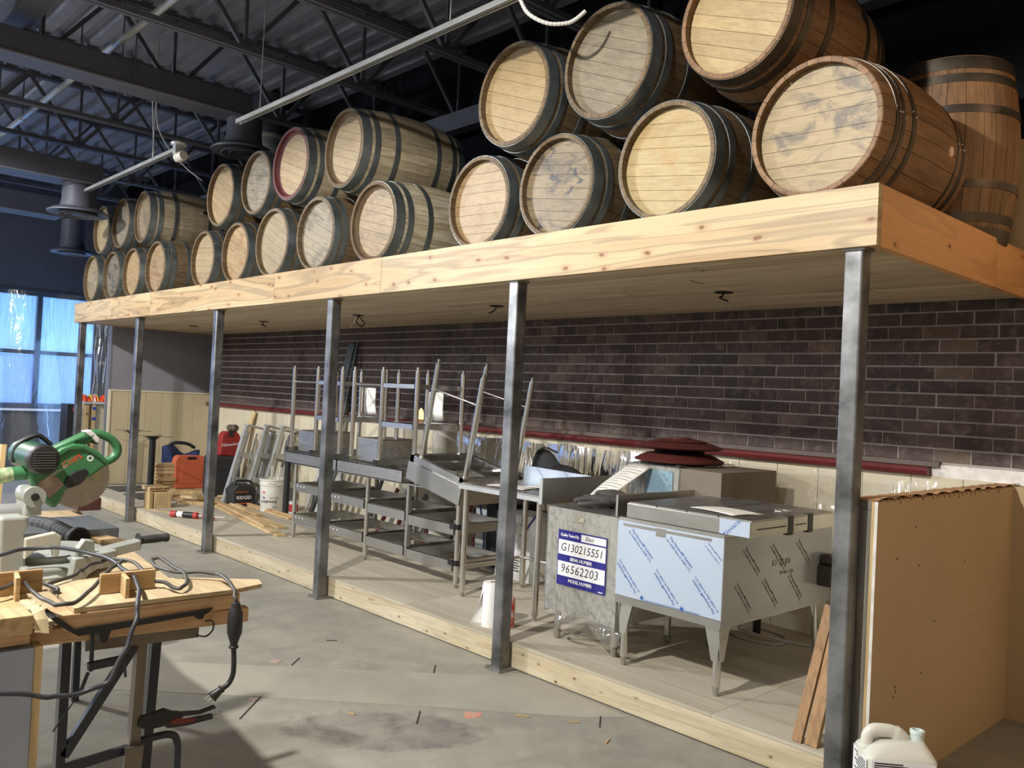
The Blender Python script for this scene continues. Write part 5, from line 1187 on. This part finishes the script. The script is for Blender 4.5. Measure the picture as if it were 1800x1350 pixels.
# ---- sliding mitre saw
sw = thing('mitre_saw', 'green sliding mitre saw with grey base on the bench', 'saw', (-1.9,-2.35,.88))
mGRN = plain('saw_green', srgb(66,126,82), .4, c2=srgb(54,110,70), scale=5); mGRND = plain('saw_green_dark', srgb(24,74,48), .4); mCAST = plain('cast_grey', srgb(168,172,166), .45, .2, c2=srgb(150,154,148), scale=3)
x = -2.10
body = [(-2.358,1.269),(-2.316,1.3),(-2.271,1.304),(-2.217,1.277),(-2.167,1.233),(-2.223,1.189),(-2.263,1.165),(-2.3,1.153),(-2.319,1.132),(-2.333,1.093),(-2.354,1.065),(-2.372,1.077),(-2.41,1.127),(-2.444,1.173),(-2.454,1.223),(-2.428,1.253)]
MB().prism(body, (-.07,0,0), (x+.03,0,0), (0,1,0), (0,0,1)).build('blade_housing', mGRN, sw, True, bevel=.012)
rim_ = [(-2.385,1.262),(-2.345,1.298),(-2.30,1.315),(-2.262,1.312),(-2.21,1.285),(-2.163,1.237),(-2.175,1.228),(-2.222,1.268),(-2.27,1.293),(-2.315,1.289),(-2.36,1.258)]
MB().prism(rim_, (-.03,0,0), (x+.037,0,0), (0,1,0), (0,0,1)).build('housing_rim', mGRN, sw, True, bevel=.006)
MB().prism([(-2.40,1.285),(-2.253,1.36),(-2.215,1.365),(-2.197,1.344),(-2.234,1.317),(-2.271,1.30),(-2.316,1.29),(-2.37,1.25)], (-.05,0,0), (x+.01,0,0), (0,1,0), (0,0,1)).build('handle_root', mGRN, sw, True, bevel=.012)
hp = smooth_path([(x-.01,-2.231,1.352),(x-.01,-2.193,1.350),(x-.01,-2.153,1.331),(x-.01,-2.128,1.301),(x-.01,-2.126,1.273),(x-.01,-2.142,1.253),(x-.01,-2.175,1.235)],6)
MB().tube(hp, .017, 14).build('handle', mGRN, sw, True)
MB().prism([(-2.263,1.362),(-2.236,1.368),(-2.20,1.335),(-2.205,1.313),(-2.217,1.32),(-2.232,1.338)], (-.045,0,0), (x+.014,0,0), (0,1,0), (0,0,1)).build('handle_collar', mWHITE, sw, True, bevel=.004)
MB().prism([(-2.235,1.318),(-2.215,1.312),(-2.20,1.31),(-2.205,1.325),(-2.222,1.332)], (-.02,0,0), (x,0,0), (0,1,0), (0,0,1)).build('trigger', mBLACK, sw, bevel=.003)
for i in range(5): MB().bar((x+.0125,-2.30+.014*i,1.312+.004*i),(x+.0125,-2.282+.014*i,1.332+.004*i),.003,.004,(1,0,0)).build('vent_rib', mGRND, sw)
bl = MB(); n = 60; pts = []
for i in range(n*2):
    a = 2*pi*i/(n*2); r = .1215 if i % 2 else .1155; pts.append((-2.27+r*cos(a+.02*(i % 2)), 1.182+r*sin(a+.02*(i % 2))))
bo = bl.prism(pts, (-.0025,0,0), (x-.005,0,0), (0,1,0), (0,0,1)).build('blade', steel('blade_steel', srgb(176,172,166), .36, 'Y', .08, 12), sw)
for a in (-1.1,-2.0,-.35): MB().bar((x-.0045,-2.27+.075*cos(a),1.182+.075*sin(a)),(x-.0045,-2.27+.112*cos(a),1.182+.112*sin(a)),.0012,.004,(1,0,0)).build('slot_glint', mWHITE, bo)  # white bars paint the reflections along the blade slots
MB().prism([(-2.328,1.161),(-2.319,1.189),(-2.292,1.208),(-2.257,1.219),(-2.242,1.203),(-2.259,1.17),(-2.277,1.155),(-2.313,1.143)], (-.012,0,0), (x+.04,0,0), (0,1,0), (0,0,1)).build('guard_link', mBLACK, sw, bevel=.003)
MB().prism([(-2.205,1.165),(-2.17,1.232),(-2.185,1.236),(-2.235,1.19)], (-.005,0,0), (x+.006,0,0), (0,1,0), (0,0,1)).build('clear_guard', plain('guard_yellowed', srgb(176,168,130), .3), sw)
MB().prism([(-2.423,1.162),(-2.37,1.204),(-2.328,1.156),(-2.377,1.108)], (.0015,0,0), (x+.0305,0,0), (0,1,0), (0,0,1)).build('rating_plate', plain('rating_plate', srgb(176,160,148), .35, .2, c2=srgb(130,104,92), scale=24), sw)
MB().cyl((-2.28,-2.423,1.262),(-2.02,-2.423,1.262),.056,22).build('motor', mGRND, sw, True)
ec = MB().lathe([(.057,0),(.057,.03),(.05,.045),(.03,.05),(0,.05)],22,(-2.025,-2.423,1.262),'X').build('motor_cap', mBLACK, sw, True)
for i in range(7): MB().box(-1.978,-1.972,-2.46,-2.386,1.231+.0095*i,1.2335+.0095*i).build('vent_slot', plain('vent_grey', srgb(90,92,94), .4), ec)
MB().tube(smooth_path([(-2.2,-2.478,1.235),(-2.2,-2.470,1.29),(-2.2,-2.445,1.318),(-2.2,-2.40,1.338),(-2.2,-2.378,1.33),(-2.2,-2.345,1.30)],5),.009,10).build('carry_handle', mBLACK, sw, True)
MB().cyl((-2.12,-2.445,1.202),(-2.12,-2.50,1.198),.026,18).build('dust_port', mGRN, sw, True)
MB().tube([(-2.12,-2.495,1.198),(-2.12,-2.53,1.192),(-2.12,-2.60,1.185),(-2.12,-2.75,1.16)],[.027,.029,.036,.042],14).build('dust_bag', plain('dust_bag', srgb(196,204,160), .8, c2=srgb(70,120,84), scale=28, amt=.25), sw, True)
text('C10FS', plain('saw_red', srgb(224,84,54), .5), sw, (x+.0308,-2.302,1.249), (0,.86,.5), (0,-.5,.86), .029, key='bold')
text('HITACHI', mLW, sw, (x+.0308,-2.345,1.213), (0,.80,.6), (0,-.6,.80), .015)
MB().lathe([(.007,0),(.0125,0),(.0125,.001),(.007,.001)],16,(x+.030,-2.238,1.258),'X',close=True).build('warning_mark', mLW, sw)
# arm, pivot, base
MB().cyl((-2.12,-2.452,1.128),(-1.97,-2.452,1.128),.032,20).cyl((-1.985,-2.452,1.128),(-1.965,-2.452,1.128),.038,20).build('pivot', mCAST, sw, True)
MB().cyl((-1.968,-2.452,1.128),(-1.958,-2.452,1.128),.014,14).build('pivot_knob', mBLACK, sw, True)
MB().box(-2.14,-1.99,-2.475,-2.42,1.055,1.12).build('pivot_bracket', mCAST, sw, bevel=.006)
MB().cyl((-1.90,-2.70,1.085),(-1.90,-2.515,1.085),.032,20).build('slide_tube', mGALV, sw, True)
MB().prism([(-2.62,1.10),(-2.545,1.10),(-2.535,1.07),(-2.55,1.04),(-2.538,.93),(-2.56,.885),(-2.62,.885)], (-.10,0,0), (-1.68,0,0), (0,1,0), (0,0,1)).build('fence_column', mCAST, sw, bevel=.008)
MB().prism([(-2.55,1.03),(-2.46,1.045),(-2.44,1.03),(-2.445,.965),(-2.46,.96),(-2.47,1.0),(-2.52,.985),(-2.55,.96)], (-.03,0,0), (-1.66,0,0), (0,1,0), (0,0,1)).build('fence', plain('cast_cream', srgb(196,194,178), .5), sw, bevel=.004)
MB().cyl((-1.85,-2.42,.895),(-1.85,-2.42,.955),.17,40).build('turntable', mCAST, sw, True, bevel=.004)
MB().box(-2.15,-1.60,-2.56,-2.40,.882,.935).build('base', mCAST, sw, bevel=.008)
MB().prism([(-2.42,.955),(-2.18,1.0),(-2.18,.965),(-2.40,.925)], (-.06,0,0), (-1.64,0,0), (0,1,0), (0,0,1)).build('turn_arm', mCAST, sw, bevel=.004)
MB().prism([(-2.425,1.005),(-2.405,1.035),(-2.375,1.03),(-2.37,.98),(-2.42,.97)], (-.04,0,0), (-1.53,0,0), (0,1,0), (0,0,1)).build('arm_bracket', mCAST, sw, bevel=.003)
nz = MB().prism([(-2.455,.885),(-2.44,.98),(-2.31,1.0),(-2.309,.945),(-2.37,.94),(-2.395,.925),(-2.425,.89)], (-.05,0,0), (-1.5,0,0), (0,1,0), (0,0,1)).build('base_nose', mCAST, sw, bevel=.004)
for (y, z) in ((-2.415,.94),(-2.355,.968),(-2.335,.97)): MB().cyl((-1.4985,y,z),(-1.5015,y,z),.005,10).build('bolt_hole', mBLACK, nz)
MB().prism([(-2.56,.92),(-2.48,.925),(-2.44,.905),(-2.45,.885),(-2.50,.905),(-2.56,.905)], (-.03,0,0), (-1.52,0,0), (0,1,0), (0,0,1)).build('base_foot', mCAST, sw, bevel=.004)
g0, g1 = Vector((-1.665,-2.185,.995)), Vector((-1.672,-2.072,.998)); d_ = (g1-g0).normalized()
MB().cyl(g0-d_*.01, g0, .007, 10).build('grip_shaft', mGALV, sw, True)
MB().tube([g0, g0+d_*.004, g0+d_*.005, g0+d_*.02, g0+d_*.06, g0+d_*.095, g0+d_*.10, g0+d_*.11, g1],[.026,.027,.013,.0145,.0155,.0135,.016,.016,.012],16).build('grip', mRUB, sw, True)
# black hose, pliers, cords
hs_ = smooth_path([(-2.62,-2.30,.93),(-2.45,-2.26,.935),(-2.28,-2.25,.93),(-2.16,-2.235,.928)],8)
hz = thing('vacuum_hose', 'crumpled black ribbed hose lying on the bench behind the grip', 'hose', (-2.4,-2.26,.88))
MB().tube(hs_, [.032+.004*(i % 2) for i in range(len(hs_)-4)]+[.038,.044,.046,.046], 16).build('hose', mRUB, hz, False)
MB().lathe([(0,0),(.036,0),(.036,.003),(0,.003)],18,(-2.158,-2.235,.928),'X').build('mouth', mHOLE, hz)
pk = thing('locking_pliers', 'locking pliers with red and black grips clamped to the bench leg', 'pliers', (-1.03,-2.26,.56))
MB().prism([(-2.385,.585),(-2.375,.60),(-2.345,.602),(-2.31,.608),(-2.285,.595),(-2.26,.588),(-2.25,.572),(-2.29,.56),(-2.32,.555),(-2.36,.556),(-2.383,.57)], (-.016,0,0), (-1.025,0,0), (0,1,0), (0,0,1)).build('jaw', mBLKM, pk, bevel=.003)
MB().prism([(-2.28,.59),(-2.20,.578),(-2.155,.585),(-2.15,.575),(-2.20,.567),(-2.27,.574)], (-.014,0,0), (-1.026,0,0), (0,1,0), (0,0,1)).build('upper_grip', mBLACK, pk, bevel=.003)
MB().prism([(-2.31,.562),(-2.285,.572),(-2.24,.562),(-2.16,.56),(-2.16,.545),(-2.24,.542),(-2.30,.548)], (-.016,0,0), (-1.024,0,0), (0,1,0), (0,0,1)).build('lower_grip', mBLACK, pk, bevel=.003)
MB().prism([(-2.30,.565),(-2.28,.574),(-2.245,.565),(-2.215,.561),(-2.215,.553),(-2.25,.552),(-2.28,.556)], (-.002,0,0), (-1.0225,0,0), (0,1,0), (0,0,1)).build('grip_inlay', plain('grip_red', srgb(112,38,34), .6), pk)
MB().cyl((-1.033,-2.162,.552),(-1.033,-2.138,.553),.004,8).cyl((-1.033,-2.14,.553),(-1.033,-2.132,.553),.008,10).build('adjust_screw', mGALV, pk, True)
mCORD = plain('grey_cord', srgb(58,60,68), .45, c2=srgb(48,50,58), scale=20); mCORD2 = plain('dark_cord', srgb(66,64,62), .5)
def cord(nm, label, pts, r, mat, wob=.0):
    p = smooth_path(pts, 8)
    if wob: p = [q + Vector((wob*sin(i*.9), wob*cos(i*.7), wob*sin(i*.6+1))) for i, q in enumerate(p)]
    return MB().tube(p, r, 10).build(nm, mat, None, True, label=label, cat='cord')
cord('extension_cord', 'thick grey extension cord arching over the saw base and hanging off the bench', [(-1.62,-2.80,.97),(-1.60,-2.64,.995),(-1.62,-2.53,1.005),(-1.54,-2.44,1.005),(-1.38,-2.385,1.0),(-1.18,-2.395,1.0),(-.97,-2.43,1.005),(-.87,-2.462,.985),(-.83,-2.48,.935),(-.81,-2.51,.87),(-.80,-2.552,.798),(-.80,-2.606,.783),(-.80,-2.672,.782),(-.80,-2.736,.80),(-.80,-2.86,.83)], .0062, mCORD, .002)
cord('extension_cord', 'dark cord snaking from the left edge across the bench boards', [(-1.40,-2.78,.985),(-1.331,-2.693,.99),(-1.25,-2.661,.99),(-1.10,-2.666,.985),(-.99,-2.66,.98),(-.925,-2.642,.98),(-.935,-2.60,.98),(-1.035,-2.532,.985),(-1.20,-2.435,.995),(-1.288,-2.372,1.0),(-1.36,-2.33,.99)], .0058, mCORD2, .002)
cord('extension_cord', 'dark looped cord running to the hanging black connector', [(-1.22,-2.593,.97),(-1.287,-2.505,.975),(-1.34,-2.465,.98),(-1.404,-2.413,.98),(-1.40,-2.367,.99),(-1.328,-2.35,1.0),(-1.22,-2.338,1.0),(-1.10,-2.355,.985),(-1.031,-2.328,.98),(-.965,-2.312,.975),(-1.01,-2.273,.98),(-1.12,-2.236,.985),(-1.22,-2.232,.985),(-1.33,-2.223,.99),(-1.37,-2.24,.985),(-1.30,-2.26,.98),(-1.18,-2.255,.98),(-1.11,-2.20,.985),(-1.06,-2.16,.985),(-.96,-2.168,.985),(-.88,-2.185,.975),(-.852,-2.192,.955),(-.85,-2.193,.93)], .0056, mCORD2, .0015)
cord('extension_cord', 'short dark cord end on the bench by the left block', [(-1.12,-2.80,.985),(-1.15,-2.72,.99),(-1.29,-2.63,.985),(-1.228,-2.606,.975),(-1.15,-2.587,.97),(-1.12,-2.60,.967)], .0058, mCORD2, .001)
cn = thing('cord_connector', 'black cord connector and plug hanging off the bench end', 'plug', (-.85,-2.19,.85))
MB().lathe([(.008,.945),(.012,.942),(.015,.925),(.0205,.915),(.022,.88),(.021,.855),(.016,.84),(.011,.825),(.011,.818),(.014,.816),(.014,.812),(.008,.81)], 18, (-.85,-2.19,0)).build('connector', mBLACK, cn, True)
MB().tube(smooth_path([(-.85,-2.19,.815),(-.85,-2.187,.77),(-.85,-2.188,.735),(-.85,-2.20,.71),(-.85,-2.222,.697)],6),.0075,10).build('tail', mBLACK, cn, True)
a, b = Vector((-.85,-2.218,.70)), Vector((-.85,-2.248,.680)); d_ = (b-a).normalized()
MB().tube([a, a+d_*.004, a+d_*.008, a+d_*.036],[.011,.012,.010,.016],12).build('plug', mBLACK, cn, True)
for s in (-.008,.008): MB().bar(b+Vector((0,s*.6,-s*.7)), b+d_*.018+Vector((0,s*.6,-s*.7)), .006, .0018, (1,0,0)).build('prong', mGALV, cn)
# sawhorse legs and a board standing behind the saw
MB().bar((-3.1,-2.33,.90),(-3.12,-2.31,1.235),.05,.02,(0,1,0)).build('upright_board', mPINEZ, None, label='short pine board standing on the bench behind the saw', cat='board')
box('bench_stop', plain('slate_grey', srgb(84,88,92), .5), (-2.75,-2.35,-2.45,-2.02,.881,.93), label='grey steel stop rail on the bench under the saw blade', cat='rail')
box('scrap_block', plain('maroon_wood', srgb(70,34,30), .6), (-3.25,-3.1,-1.97,-1.86,.90,.96), label='small dark maroon block at the far end of the bench', cat='block')
